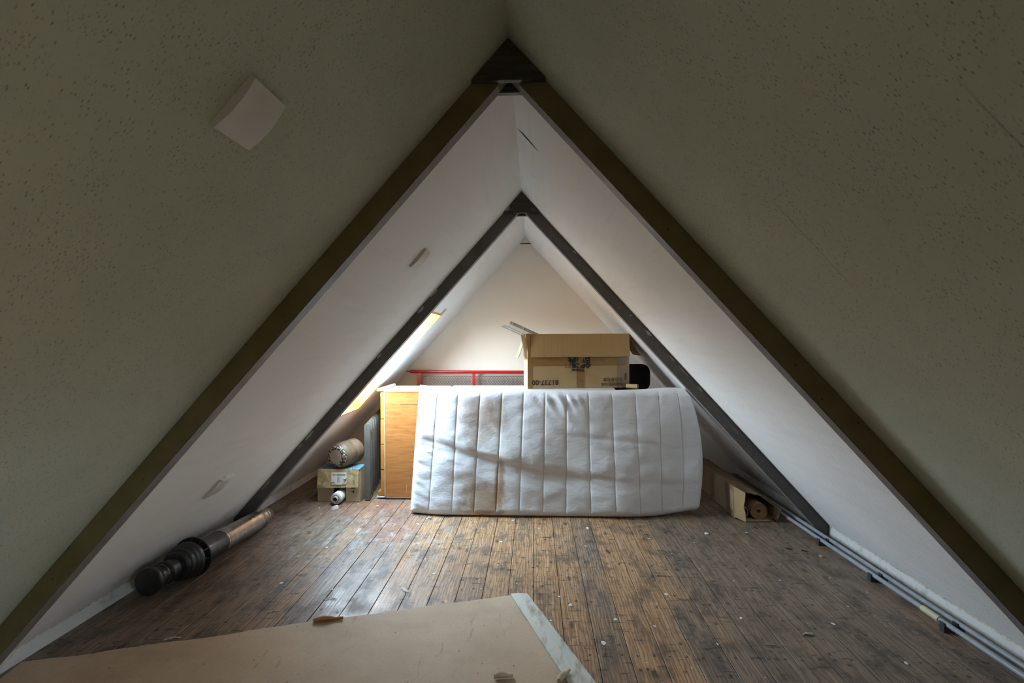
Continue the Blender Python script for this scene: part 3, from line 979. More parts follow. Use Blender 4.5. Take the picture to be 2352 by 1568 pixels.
rail = MB().box((-1.165, 3.82, 0.8675), (-1.145, 4.02, 0.889)).build('wood_batten', 'card_pale', None, 'short pale wooden batten lying on the white dresser top', 'batten', bevel=0.002)

# ================================================================== TABLE behind the mattress
tb = thing('side_table', 'white topped table hidden behind the mattress, carrying the open carton', 'table', (-0.02, 3.95, 0.0))
MB().box((-0.675, 3.80, 0.845), (0.62, 4.11, 0.865)).build('tabletop', 'white_top', tb, bevel=0.002)
for x in (-0.64, 0.52):
    for y in (3.84, 4.07):
        MB().box((x - 0.02, y - 0.02, 0), (x + 0.02, y + 0.02, 0.845)).build('leg', 'white_top', tb, bevel=0.002)
for y in (3.84, 4.07):
    MB().box((-0.62, y - 0.01, 0.78), (0.50, y + 0.01, 0.845)).build('apron', 'white_top', tb)

# ================================================================== OPEN CARTON
BA = math.radians(7)
BMX = Matrix.Translation((-0.052, 3.815, 0.8665)) @ Matrix.Rotation(BA, 4, 'Z')
BWD, BDP, BHT = 0.805, 0.30, 0.424
bx = thing('open_carton', 'large open brown cardboard carton with upside-down black print', 'box', tuple(BMX @ Vector((BWD / 2, BDP / 2, 0))))
q = 0.006
MB().box((0, 0, 0), (BWD, q, BHT), BMX).build('front_panel', 'card', bx)
MB().box((0, BDP - q, 0), (BWD, BDP, BHT), BMX).build('back_panel', 'card', bx)
MB().box((0, q, 0), (q, BDP - q, BHT), BMX).build('side_panel', 'card_pale', bx)
MB().box((BWD - q, q, 0), (BWD, BDP - q, BHT), BMX).build('side_panel', 'card', bx)
MB().box((q, q, 0), (BWD - q, BDP - q, q), BMX).build('bottom_panel', 'card', bx)


def flap(hinge_a, hinge_b, direction, length, name, mat, taper=0.0, th=0.005, rag=0.0, seed=0):
    """flat flap hanging from an edge; direction is a unit vector in box space."""
    A, B, D_ = Vector(hinge_a), Vector(hinge_b), Vector(direction).normalized()
    E_ = (B - A).normalized()
    Nn = E_.cross(D_).normalized() * th
    n_ = 14
    rr_ = random.Random(seed)
    top = [A + (B - A) * (i / n_) for i in range(n_ + 1)]
    bot = [A + E_ * taper + (B - A - E_ * 2 * taper) * (i / n_) + D_ * (length + rr_.uniform(-rag, rag)) for i in range(n_ + 1)]
    vs2 = top + bot + [p_ + Nn for p_ in top] + [p_ + Nn for p_ in bot]
    m_ = n_ + 1
    fs2 = []
    for i in range(n_):
        fs2 += [(i, i + 1, m_ + i + 1, m_ + i), (2 * m_ + i, 3 * m_ + i, 3 * m_ + i + 1, 2 * m_ + i + 1),
                (m_ + i, m_ + i + 1, 3 * m_ + i + 1, 3 * m_ + i), (i, 2 * m_ + i, 2 * m_ + i + 1, i + 1)]
    fs2 += [(0, m_, 3 * m_, 2 * m_), (n_, 2 * m_ + n_, 3 * m_ + n_, m_ + n_)]
    return MB().add(vs2, fs2, BMX).build(name, mat, bx)


flap((0.024, -0.002, BHT), (BWD, -0.002, BHT), (0.0, -0.10, -1), 0.181, 'front_flap', 'card_flute', 0.0, 0.005, 0.0015, 3)
for xx in (0.127, 0.272, 0.575):                     # creases pressed into the front flap
    MB().add([(xx - 0.0009, -0.0075 - 0.1 * 0.004, BHT - 0.004), (xx + 0.0009, -0.0075 - 0.1 * 0.004, BHT - 0.004), (xx + 0.0009, -0.0255, BHT - 0.178), (xx - 0.0009, -0.0255, BHT - 0.178)],
             [(0, 1, 2, 3)], BMX).build('crease', 'pack_tape', bx)
flap((-0.002, BDP - 0.03, BHT), (-0.002, 0.03, BHT), (-0.36, 0, -1), 0.20, 'side_flap', 'card_pale', 0.012, 0.005, 0.002, 4)
flap((BWD + 0.002, 0.03, BHT), (BWD + 0.002, BDP - 0.03, BHT), (0.62, 0, -0.95), 0.205, 'side_flap', 'card', 0.03, 0.005, 0.002, 5)
flap((BWD, BDP + 0.004, BHT), (0, BDP + 0.004, BHT), (0, 0.25, -1), 0.19, 'back_flap', 'card_flute', 0.0, 0.005, 0.002, 6)
tf = -0.0008
MB().box((0.0, tf, 0.0), (0.040, -0.0002, BHT), BMX).build('corner_tape', 'pack_tape', bx)
MB().box((0.040, tf, BHT - 0.250), (BWD - 0.02, -0.0002, BHT - 0.165), BMX).build('band_tape', 'pack_tape', bx)
MB().box((0.385, tf * 1.4, 0.0), (0.447, tf, BHT - 0.252), BMX).build('centre_tape', 'pack_tape', bx)
MB().box((BWD - 0.10, tf * 2.0, 0.0), (BWD - 0.005, tf * 1.6, BHT - 0.17), BMX).build('clear_tape', 'clear_tape', bx)
# crumpled flap stub on the left corner
MB().prism([(-0.016, BHT), (0.022, BHT + 0.004), (0.024, BHT - 0.178), (0.002, BHT - 0.170)], -0.014, -0.003, BMX).build('torn_corner', 'pack_tape', bx, bevel=0.002)
MB().prism([(-0.052, BHT - 0.004), (-0.016, BHT - 0.002), (0.0, BHT - 0.20), (-0.02, BHT - 0.18)], 0.01, 0.02, BMX).build('torn_corner', 'card_pale', bx, bevel=0.002)


def btext(s, size, cx, cz, wide, mat='ink', bold=0.0, nm='lettering'):
    m_ = BMX @ Matrix(((-1, 0, 0, cx), (0, 0, -1, -0.0022), (0, -1, 0, cz), (0, 0, 0, 1)))
    return text(nm, s, size, m_, bx, mat, wide, bold=bold)


btext('\u8212\u6f54', 0.094, 0.405, 0.206, 0.185, bold=0.0022)
btext('\u00ae', 0.018, 0.300, 0.166, None)
btext('Kleenex', 0.040, 0.392, 0.140, 0.098, bold=0.0006)
btext('\u00ae', 0.014, 0.336, 0.126, None)
btext('81737-00', 0.056, 0.137, 0.048, 0.205, bold=0.0004)
btext('\u82b1\u8272:\u5f69\u8679\u6b3e', 0.034, 0.672, 0.066, 0.155, 'ink_soft')
btext('90\u62bdX8\u5305X8\u4e32', 0.034, 0.664, 0.030, 0.170, 'ink_soft')
mpr = BMX @ Matrix(((0, 0, 0, 0.775), (0, 0, -1, -0.0024), (1, 0, 0, 0.085), (0, 0, 0, 1)))
MB().box((0.768, -0.003, 0.062), (0.782, -0.0022, 0.112), BMX).build('printed_mark', 'ink_soft', bx)

# bundled blind sticking out of the carton
BL = thing('folded_blind', 'bundled slatted blind poking out of the open carton', 'blind', (-0.01, 3.96, 1.25))
a_, b_ = Vector((-0.200, 3.955, 1.372)), Vector((0.16, 3.985, 1.205))
bd = (b_ - a_).normalized()
side_ = bd.cross(Vector((0, 1, 0))).normalized()
if side_.z > 0:
    side_ = -side_
BF = Matrix((bd, Vector((0, 1, 0)) - bd * bd.y, side_)).transposed().to_4x4()
BF.translation = a_
Ln = (b_ - a_).length
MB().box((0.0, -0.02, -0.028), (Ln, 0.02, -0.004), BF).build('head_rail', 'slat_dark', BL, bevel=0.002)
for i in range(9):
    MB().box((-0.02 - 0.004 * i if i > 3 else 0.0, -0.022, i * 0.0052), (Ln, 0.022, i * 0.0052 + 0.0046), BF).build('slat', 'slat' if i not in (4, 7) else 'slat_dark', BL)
for s in (0.022, 0.115):
    MB().box((s, -0.0235, -0.030), (s + 0.003, -0.0215, 0.046), BF).build('cord', 'cord', BL)

# black office chair behind the carton
ch_ = thing('office_chair', 'black upholstered office chair, only its rounded backrest showing beside the carton', 'chair', (0.80, 4.12, 0.0))


def rounded_rect(x0, x1, z0, z1, r, n_=6):
    pts_ = []
    for cx, cz, a0 in ((x1 - r, z1 - r, 0), (x0 + r, z1 - r, 90), (x0 + r, z0 + r, 180), (x1 - r, z0 + r, 270)):
        for i in range(n_ + 1):
            a = math.radians(a0 + 90 * i / n_)
            pts_.append((cx + r * math.cos(a), cz + r * math.sin(a)))
    return pts_


MB().prism(rounded_rect(0.660, 1.000, 0.80, 1.030, 0.07), 4.29, 4.34).build('backrest', 'black_cloth', ch_, bevel=0.012, seg=3, smooth=True)
MB().box((0.755, 4.34, 0.44), (0.805, 4.355, 0.98)).build('back_bracket', 'black_plastic', ch_)
MB().prism(rounded_rect(0.60, 0.96, 0.44, 0.51, 0.03), 3.92, 4.27).build('seat', 'black_cloth', ch_, bevel=0.008, smooth=True)
MB().lathe([(0.025, 0.06), (0.025, 0.44)], Matrix.Translation((0.78, 4.12, 0)), 16).build('gas_post', 'black_plastic', ch_)
for i in range(5):
    a = 2 * math.pi * i / 5 + 0.3
    lg = MB().tube([(0.78, 4.12, 0.09), (0.78 + 0.2 * math.cos(a), 4.12 + 0.2 * math.sin(a), 0.065)], 0.016, 8).build('leg', 'black_plastic', ch_)
    cx, cy = 0.78 + 0.2 * math.cos(a), 4.12 + 0.2 * math.sin(a)
    MB().lathe([(0.025, -0.01), (0.025, 0.01)], axis_mtx((cx, cy, 0.025), (cx + math.sin(a), cy - math.cos(a), 0.025)), 12).build('caster', 'black_plastic', ch_)

# short cardboard tube next to the carton
tbm = axis_mtx((0.762, 3.825, 0.8835), (0.688, 3.99, 0.8835))
tbo = thing('cardboard_tube', 'short hollow cardboard tube lying beside the carton', 'tube', (0.725, 3.9, 0.866))
MB().lathe([(0.014, 0.003), (0.017, 0.0), (0.017, 0.09), (0.014, 0.09), (0.014, 0.003)], axis_mtx((0.790, 3.80, 0.884), (0.70, 3.86, 0.884)), 20, False).build('tube_wall', 'card', tbo, smooth=True)

# ================================================================== RED MESH PANEL at the end gable
rd = thing('red_mesh_panel', 'red metal framed wire mesh panel leaning against the end gable', 'mesh panel', (-0.3, 4.56, 0.0))
yr = 4.560
MB().tube([(-1.195, yr, 0.957), (-1.165, yr, 0.952), (-1.13, yr, 0.950)], 0.006, 10).build('rail_tip', 'red_paint', rd)
MB().tube([(-1.16, yr, 0.951), (-1.10, yr, 0.950), (0.75, yr, 0.942)], 0.0150, 12).build('top_rail', 'red_paint', rd, smooth=True)
for x, hw_ in ((-1.072, 0.022), (-0.562, 0.013), (-0.05, 0.013), (0.46, 0.013), (0.72, 0.022)):
    MB().box((x - hw_, yr - 0.008, 0.0), (x + hw_, yr + 0.008, 0.942)).build('post', 'red_paint', rd, bevel=0.003)
MB().box((-1.05, yr - 0.006, 0.05), (0.70, yr + 0.006, 0.08)).build('bottom_rail', 'red_paint', rd)
for xa, xb_ in ((-1.05, -0.575), (-0.549, -0.063), (-0.037, 0.447), (0.473, 0.70)):
    mb = MB()
    zt, zb_ = 0.905, 0.60
    mb.box((xa, yr - 0.003, zt), (xb_, yr + 0.003, zt + 0.006))
    st, wv = 0.0125, 0.0022
    for sgn in (1, -1):
        slope = 0.55 * sgn
        span = (zt - zb_) / 0.55
        i0 = int((xa - span) / st / 2.0) - 1
        x = i0 * st * 2.0
        while x < xb_ + span:
            # strand from (x, zb) going up with given slope, clipped to the field
            if sgn > 0:
                p0, p1 = (x, zb_), (x + span, zt)
            else:
                p0, p1 = (x + span, zb_), (x, zt)
            (xa_, za_), (xb2, zb2) = sorted((p0, p1))
            if xb2 > xa and xa_ < xb_:
                if xa_ < xa:
                    za_ = za_ + (zb2 - za_) * (xa - xa_) / (xb2 - xa_); xa_ = xa
                if xb2 > xb_:
                    zb2 = za_ + (zb2 - za_) * (xb_ - xa_) / (xb2 - xa_); xb2 = xb_
                yy = yr + 0.001 * sgn
                mb.add([(xa_, yy - 0.001, za_ - wv), (xa_, yy + 0.001, za_ - wv), (xa_, yy + 0.001, za_ + wv), (xa_, yy - 0.001, za_ + wv),
                        (xb2, yy - 0.001, zb2 - wv), (xb2, yy + 0.001, zb2 - wv), (xb2, yy + 0.001, zb2 + wv), (xb2, yy - 0.001, zb2 + wv)],
                       [(0, 1, 2, 3), (7, 6, 5, 4), (0, 4, 5, 1), (1, 5, 6, 2), (2, 6, 7, 3), (3, 7, 4, 0)])
            x += st * 2.0
    mb.build('wire_mesh', 'wire', rd)

# ================================================================== RADIATOR between dresser and box
ra = thing('column_radiator', 'grey steel column radiator standing on end beside the dresser', 'radiator', (-1.39, 4.16, 0.0))
NR = 8
for i in range(NR):
    t_ = i / (NR - 1)
    y = 3.765 + t_ * 0.79
    xc = -1.300 + t_ * (-1.445 + 1.300)
    w2 = 0.0245
    H_ = 0.604
    pts_ = [(xc - w2, 0.006), (xc + w2, 0.006)] + [(xc + w2 * math.cos(math.radians(a)), H_ - w2 + w2 * math.sin(math.radians(a))) for a in range(0, 181, 15)]
    o = MB().prism(pts_, y, y + 0.014).build('column', 'radiator', ra, bevel=0.003, smooth=True)
    if i == 0:
        for z in (0.03, 0.075, 0.555):
            MB().lathe([(0.004, 0), (0.004, 0.0012)], axis_mtx((xc - 0.006, y + 0.0006, z), (xc - 0.006, y - 1, z)), 10).build('bolt_hole', 'dark', o)
MB().tube([(-1.302, 3.78, 0.53), (-1.442, 4.55, 0.53)], 0.012, 10).build('header_tube', 'radiator', ra)
MB().tube([(-1.302, 3.78, 0.05), (-1.442, 4.55, 0.05)], 0.012, 10).build('header_tube', 'radiator', ra)
mb = MB()
mb.add([(-1.285, 3.765, 0.0), (-1.28, 3.765, 0.0), (-1.28, 3.765, 0.016), (-1.285, 3.765, 0.016), (-1.432, 4.57, 0.0), (-1.427, 4.57, 0.0), (-1.427, 4.57, 0.016), (-1.432, 4.57, 0.016)],
       [(0, 1, 2, 3), (7, 6, 5, 4), (0, 4, 5, 1), (1, 5, 6, 2), (2, 6, 7, 3), (3, 7, 4, 0)])
mb.build('bottom_rail', 'radiator', ra)

# ================================================================== SMALL BOX WITH ROLLS
sb = thing('small_carton', 'small battered carton with a taped lid flap and a hole in its front', 'box', (-1.52, 3.9, 0.0))
fx0, fx1, fy, fh, fd = -1.686, -1.352, 3.745, 0.252, 0.16
MB().box((fx0, fy, 0.0), (-1.560, fy + 0.006, fh - 0.02)).build('front_panel', 'card_pale', sb)
MB().box((-1.462, fy, 0.0), (fx1, fy + 0.006, fh - 0.02)).build('front_panel', 'card_pale', sb)
MB().box((fx0, fy + 0.006, 0.0), (fx0 + 0.006, fy + fd, fh)).build('side_panel', 'card_pale', sb)
MB().box((fx1 - 0.006, fy + 0.006, 0.0), (fx1, fy + fd, fh)).build('side_panel', 'card_pale', sb)
MB().box((fx0, fy + fd, 0.0), (fx1, fy + fd + 0.006, fh)).build('back_panel', 'card_pale', sb)
MB().box((fx0, fy + 0.006, 0.0), (fx1, fy + fd, 0.004)).build('bottom_panel', 'card_pale', sb)
MB().box((fx0 - 0.002, fy - 0.003, fh - 0.004), (fx1 + 0.002, fy + fd + 0.006, fh)).build('lid', 'teal_print', sb)
# drooping front flap with label and wrinkled tape
mb = MB()
NX, NZ = 16, 6
vs_ = []
for j in range(NZ + 1):
    for i in range(NX + 1):
        u_, v_ = i / NX, j / NZ
        x = fx0 + 0.006 + (fx1 - fx0 - 0.012) * u_
        z = fh - 0.001 - (0.132 + 0.010 * (1 - u_) + 0.004 * noise.noise(Vector((u_ * 9, 0, 1)))) * v_
        y = fy - 0.006 - 0.020 * v_ + 0.004 * noise.noise(Vector((u_ * 6, v_ * 4, 3)))
        vs_.append((x, y, z))
nn = len(vs_)
vs_ += [(x, y + 0.004, z) for x, y, z in vs_]
W_ = NX + 1
fs_ = []
for j in range(NZ):
    for i in range(NX):
        a = j * W_ + i
        fs_ += [(a, a + W_, a + W_ + 1, a + 1), (nn + a, nn + a + 1, nn + a + W_ + 1, nn + a + W_)]
for i in range(NX):
    a = NZ * W_ + i
    fs_ += [(a, nn + a, nn + a + 1, a + 1), (i, i + 1, nn + i + 1, nn + i)]
for j in range(NZ):
    a = j * W_
    fs_ += [(a, nn + a, nn + a + W_, a + W_), (a + NX, a + NX + W_, nn + a + NX + W_, nn + a + NX)]
flp = mb.add(vs_, fs_).build('lid_flap', 'yellowed_wrap', sb)
fm = Matrix.Translation((-1.51, fy - 0.0195, fh - 0.068)) @ Matrix.Rotation(math.radians(90 - 8.5), 4, 'X')
MB().box((-0.060, -0.046, 0.0), (0.060, 0.046, 0.0012), fm).build('address_label', 'paper', flp)
mb = MB()
for i in range(18):
    wv = random.uniform(0.0018, 0.0038)
    mb.box((-0.048 + i * 0.0056, 0.021, 0.0012), (-0.048 + i * 0.0056 + wv, 0.032, 0.0018), fm)
mb.build('barcode', 'ink_soft', flp)
text('lettering', 'NL', 0.030, fm @ Matrix.Translation((0.050, -0.014, 0.0016)) @ Matrix.Rotation(math.pi / 2, 4, 'Z'), flp, 'ink', 0.030, bold=0.0006)
MB().box((0.028, -0.043, 0.0012), (0.062, -0.038, 0.002), fm).build('red_bar', 'red_print', flp)
for i in range(3):
    MB().box((-0.012 + i * 0.009, -0.032, 0.0012), (-0.0095 + i * 0.009, 0.014, 0.0018), fm).build('printed_line', 'ink_soft', flp)
for cx, cz, a0, a1 in ((-0.14, -0.035, -60, 60), (-0.045, -0.045, 20, 200), (0.105, -0.028, -70, 70)):
    pts_ = [fm @ Vector((cx + 0.016 * math.cos(math.radians(a)), cz + 0.016 * math.sin(math.radians(a)), 0.002)) for a in range(a0, a1, 15)]
    MB().tube(pts_, 0.0016, 6).build('printed_arc', 'ink', flp)
text('lettering', '4 B', 0.040, Matrix.Translation((-1.404, fy - 0.0006, 0.093)) @ Matrix.Rotation(math.pi / 2, 4, 'X') @ Matrix.Rotation(math.pi / 2, 4, 'Z'), sb, 'ink', 0.052, bold=0.0003)

# canister on the small carton
ca, cb_ = Vector((-1.535, 3.725, fh + 0.0985)), Vector((-1.474, 3.955, fh + 0.0985))
cm = axis_mtx(ca, cb_)
cn = thing('metal_canister', 'brown cylindrical canister with a speckled rim lying on the small carton', 'canister', (-1.505, 3.84, fh))
MB().lathe([(0.083, 0.022), (0.097, 0.040), (0.098, 0.06), (0.0955, 0.062), (0.0955, 0.066), (0.098, 0.068), (0.098, 0.150), (0.0965, 0.152), (0.098, 0.155), (0.098, 0.235), (0.085, 0.25)], cm, 40).build('body', 'canister', cn, smooth=True)
MB().lathe([(0.055, 0.001), (0.070, 0.001), (0.0845, 0.0225), (0.055, 0.0225)], cm, 40, False).build('speckled_rim', 'speckle', cn, smooth=True)
MB().lathe([(0.052, 0.000), (0.054, 0.003), (0.054, 0.020)], cm, 36).build('end_disc', 'disc', cn)
MB().tube([(-1.410, 3.735, fh + 0.012), (-1.400, 3.737, fh + 0.004), (-1.382, 3.742, fh + 0.010), (-1.380, 3.745, fh + 0.016)], 0.0022, 6).build('copper_hook', 'copper', None, 'small bent copper hook lying on the small carton', 'hook')

# paper roll poking out of the hole
pr_ = thing('paper_roll', 'white paper roll poking out of the hole in the small carton', 'roll', (-1.5, 3.72, 0.0))
pm_ = axis_mtx((-1.508, 3.655, 0.047), (-1.512, 3.95, 0.047))
MB().lathe([(0.024, 0.012), (0.030, 0.004), (0.032, 0.010), (0.036, 0.006), (0.038, 0.012), (0.041, 0.010), (0.0425, 0.016), (0.0425, 0.24), (0.024, 0.24)], pm_, 32, False).build('wound_paper', 'paper_roll', pr_, smooth=True)
MB().lathe([(0.015, -0.015), (0.020, -0.018), (0.0225, -0.012), (0.0235, 0.02), (0.0235, 0.235), (0.015, 0.235), (0.015, -0.015)], pm_, 28, False).build('inner_core', 'disc', pr_, smooth=True)

# ================================================================== FLUE PIPE lying along the left skirting
fa, fb = Vector((-1.812, 2.215, 0.1215)), Vector((-1.832, 3.315, 0.0565))
fmx = axis_mtx(fa, fb)
fl_ = thing('flue_terminal', 'black and bare steel roof flue terminal lying along the left skirting', 'flue pipe', (-1.82, 2.8, 0.0))
fmf = fmx @ Matrix.Diagonal((1, 1, 1.17, 1))       # front pieces
MB().lathe([(0.058, 0.0), (0.063, 0.002), (0.0645, 0.008), (0.0645, 0.020), (0.061, 0.024)], fmf, 40).build('cap', 'flue_black', fl_, smooth=True)
MB().lathe([(0.044, 0.022), (0.044, 0.034), (0.053, 0.036), (0.053, 0.046), (0.047, 0.050), (0.047, 0.060), (0.053, 0.064), (0.053, 0.072), (0.048, 0.078), (0.048, 0.088), (0.056, 0.092), (0.056, 0.100),
            (0.049, 0.106), (0.049, 0.150)], fmf, 40).build('ribbed_neck', 'flue_black', fl_, smooth=True)
MB().lathe([(0.049, 0.148), (0.066, 0.152), (0.070, 0.158), (0.0715, 0.166), (0.0795, 0.172), (0.081, 0.178), (0.0815, 0.192), (0.0865, 0.197), (0.088, 0.204), (0.088, 0.214), (0.0925, 0.219), (0.093, 0.226),
            (0.093, 0.238), (0.060, 0.240)], fmf, 44).build('stepped_cowl', 'flue_black', fl_, smooth=True)
for i in range(12):
    a = 2 * math.pi * i / 12
    m_ = fmf @ Matrix.Rotation(a, 4, 'Z')
    MB().add([(0.066, -0.001, 0.238), (0.100, -0.001, 0.262), (0.066, -0.001, 0.262), (0.066, 0.001, 0.238), (0.100, 0.001, 0.262), (0.066, 0.001, 0.262)],
             [(0, 1, 2), (5, 4, 3), (0, 3, 4, 1), (1, 4, 5, 2), (2, 5, 3, 0)], m_).build('fin', 'flue_dark', fl_)
MB().lathe([(0.060, 0.262), (0.103, 0.262), (0.105, 0.266), (0.103, 0.270), (0.060, 0.270)], fmf, 44).build('flange', 'flue_black', fl_, smooth=True)
MB().lathe([(0.0645, 0.27), (0.0645, 0.525), (0.066, 0.527), (0.066, 0.536)], fmx, 40).build('dark_tube', 'flue_dark', fl_, smooth=True)
MB().lathe([(0.0672, 0.534), (0.0672, 0.542), (0.0655, 0.544), (0.0655, 0.552), (0.0672, 0.554), (0.0672, 0.560), (0.0640, 0.563), (0.0605, 0.93), (0.0612, 0.932), (0.0600, 0.940), (0.047, 0.944)], fmx, 40).build('steel_tube', 'steel', fl_, smooth=True)
MB().lathe([(0.0455, 0.942), (0.0455, 1.005), (0.0468, 1.008), (0.0455, 1.012), (0.0455, 1.03), (0.0468, 1.033), (0.0455, 1.037), (0.0455, 1.071), (0.043, 1.071), (0.043, 0.96)], fmx, 36, False).build('end_spigot', 'steel', fl_, smooth=True)

# ================================================================== HARDBOARD SHEET in the foreground
sh = thing('hardboard_sheet', 'large sheet of brown hardboard lying askew on the planks in the foreground', 'sheet', (-0.95, 1.8, 0.0))


def build_sheet():
    P0, P1 = Vector((-1.995, 1.822, 0)), Vector((-0.118, 2.383, 0))
    P2, P3 = Vector((0.28, 1.35, 0)), Vector((-1.78, 0.86, 0))
    NU, NV = 96, 40
    top, bot = [], []
    for j in range(NV + 1):
        for i in range(NU + 1):
            u_, v_ = i / NU, j / NV
            p_ = (P0 * (1 - u_) + P1 * u_) * (1 - v_) + (P3 * (1 - u_) + P2 * u_) * v_
            rg = 0.007 * noise.noise(Vector((u_ * 14, 0, 0))) + 0.004 * noise.noise(Vector((u_ * 47, 1, 0)))
            step = 0.010 if 0.42 < u_ < 0.46 else 0.0
            p_ = p_ + Vector((-0.28, 0.96, 0)) * (rg - (0.018 if u_ < 0.4 else 0) * 0.5) * (1 - v_) ** 12
            zz = 0.008 + 0.004 * noise.noise(Vector((u_ * 5, v_ * 3, 7))) + 0.006 * (1 - v_) ** 10 * max(0, noise.noise(Vector((u_ * 8, 2, 2))))
            top.append(Vector((p_.x, p_.y, max(0.005, zz))))
            bot.append(Vector((p_.x, p_.y, max(0.005, zz) - 0.0035)))
    W_ = NU + 1
    nb = len(top)
    fs2 = []
    for j in range(NV):
        for i in range(NU):
            a = j * W_ + i
            fs2 += [(a, a + W_, a + W_ + 1, a + 1), (nb + a, nb + a + 1, nb + a + W_ + 1, nb + a + W_)]
    for i in range(NU):
        fs2 += [(i, i + 1, nb + i + 1, nb + i), (NV * W_ + i, nb + NV * W_ + i, nb + NV * W_ + i + 1, NV * W_ + i + 1)]
    for j in range(NV):
        a = j * W_
        fs2 += [(a, nb + a, nb + a + W_, a + W_), (a + NU, a + NU + W_, nb + a + NU + W_, nb + a + NU)]
    MB().add(top + bot, fs2).build('board', 'hardboard', sh, smooth=True)
    # pale strip of tape down the right-hand edge
    A0, A1 = Vector((-0.122, 2.386, 0)), Vector((-0.040, 2.404, 0))
    B0, B1 = Vector((0.273, 1.37, 0)), Vector((0.395, 1.365, 0))
    vs2 = []
    N_ = 40
    for j in range(N_ + 1):
        v_ = j / N_
        a = A0.lerp(B0, v_); b = A1.lerp(B1, v_)
        r1 = 0.002 * noise.noise(Vector((v_ * 30, 5, 0)))
        z_ = 0.012 + 0.002 * noise.noise(Vector((v_ * 7, 0, 4)))
        vs2 += [(a.x, a.y, z_ + 0.001), ((a.x + b.x) / 2, (a.y + b.y) / 2, z_ + 0.001), (b.x + r1, b.y, z_ - 0.006),
                (a.x, a.y, z_ - 0.002), (b.x + r1, b.y, z_ - 0.009)]
    fs2 = []
    for j in range(N_):
        a = 5 * j
        fs2 += [(a, a + 1, a + 6, a + 5), (a + 1, a + 2, a + 7, a + 6), (a + 2, a + 4, a + 9, a + 7), (a + 4, a + 3, a + 8, a + 9), (a + 3, a, a + 5, a + 8)]
    fs2 += [(0, 3, 4, 2, 1), (5 * N_, 5 * N_ + 1, 5 * N_ + 2, 5 * N_ + 4, 5 * N_ + 3)]
    MB().add(vs2, fs2).build('edge_strip', 'tape_white', sh, label='pale taped strip along one edge')

    # torn, curling tongues
    def curl(c, ang, ln, wd, r, mat):
        m_ = Matrix.Translation(c) @ Matrix.Rotation(ang, 4, 'Z')
        vv, ff = [], []
        n1, n2 = 12, 9
        for i in range(n1 + 1):
            s = i / n1
            for k in range(n2 + 1):
                a = math.radians(-90 + 250 * k / n2)
                rr_ = r * (0.55 + 0.45 * math.sin(math.pi * min(1, s * 1.2 + 0.1)))
                vv.append((-ln / 2 + ln * s, rr_ * math.cos(a), rr_ + rr_ * math.sin(a)))
        for i in range(n1):
            for k in range(n2):
                a = i * (n2 + 1) + k
                ff.append((a, a + 1, a + n2 + 2, a + n2 + 1))
        MB().add(vv, ff, m_).build('torn_curl', mat, sh, smooth=True)
    curl((-0.915, 2.130, 0.010), math.radians(14), 0.125, 0.02, 0.012, 'torn_orange')
    curl((-0.118, 1.792, 0.010), math.radians(10), 0.070, 0.02, 0.013, 'hardboard')
    curl((0.104, 1.800, 0.010), math.radians(58), 0.075, 0.02, 0.014, 'hardboard')


build_sheet()

# ================================================================== LONG CARTON on the right
lb = thing('long_carton', 'long squashed open-ended carton holding rolls, under the right roof slope', 'box', (1.52, 3.95, 0.0))
ly0, ly1 = 3.475, 4.50
prof = [(1.385, 0.0), (1.385, 0.212), (1.400, 0.214), (1.565, 0.158), (1.662, 0.088), (1.648, 0.0)]


def wallstrip(p_, q_, name, lab=None, mat='card_dull', ya=ly0, yb=ly1, rag=0.0, seed=0):
    d = Vector((q_[0] - p_[0], q_[1] - p_[1])).normalized() * 0.005
    nn_ = (-d.y, d.x)
    rr_ = random.Random(seed)
    n_ = 8
    fe = [ya + rr_.uniform(-rag, rag) for _ in range(n_ + 1)]
    vs2, fs2 = [], []
    for i in range(n_ + 1):
        s = i / n_
        x, z = p_[0] + (q_[0] - p_[0]) * s, p_[1] + (q_[1] - p_[1]) * s
        vs2 += [(x, fe[i], z), (x, yb, z), (x + nn_[0], fe[i], z + nn_[1]), (x + nn_[0], yb, z + nn_[1])]
    for i in range(n_):
        a = 4 * i
        fs2 += [(a, a + 1, a + 5, a + 4), (a + 2, a + 6, a + 7, a + 3), (a, a + 4, a + 6, a + 2), (a + 1, a + 3, a + 7, a + 5)]
    fs2 += [(0, 2, 3, 1), (4 * n_, 4 * n_ + 1, 4 * n_ + 3, 4 * n_ + 2)]
    return MB().add(vs2, fs2).build(name, mat, lb, label=lab)


wallstrip((1.385, 0.212), (1.385, 0.001), 'side_panel', seed=1)
wallstrip((1.565, 0.158), (1.387, 0.213), 'top_panel', seed=2, rag=0.014)
wallstrip((1.662, 0.088), (1.566, 0.158), 'top_panel', seed=3, rag=0.014)
wallstrip((1.648, 0.001), (1.662, 0.087), 'side_panel', seed=4, rag=0.006)
wallstrip((1.387, 0.001), (1.647, 0.001), 'bottom_panel', seed=5)
MB().prism([(1.388, 0.004), (1.388, 0.212), (1.56, 0.16), (1.655, 0.09), (1.643, 0.004)], ly1, ly1 + 0.004).build('end_panel', 'card_dull', lb)


def lflap(pts_, name, mat, th=0.004):
    P_ = [Vector(p_) for p_ in pts_]
    nn_ = (P_[1] - P_[0]).cross(P_[2] - P_[0]).normalized() * th
    k = len(P_)
    return MB().add(P_ + [p_ + nn_ for p_ in P_], [tuple(range(k)), tuple(range(2 * k - 1, k - 1, -1))] + [(i, (i + 1) % k, (i + 1) % k + k, i + k) for i in range(k)]).build(name, mat, lb)


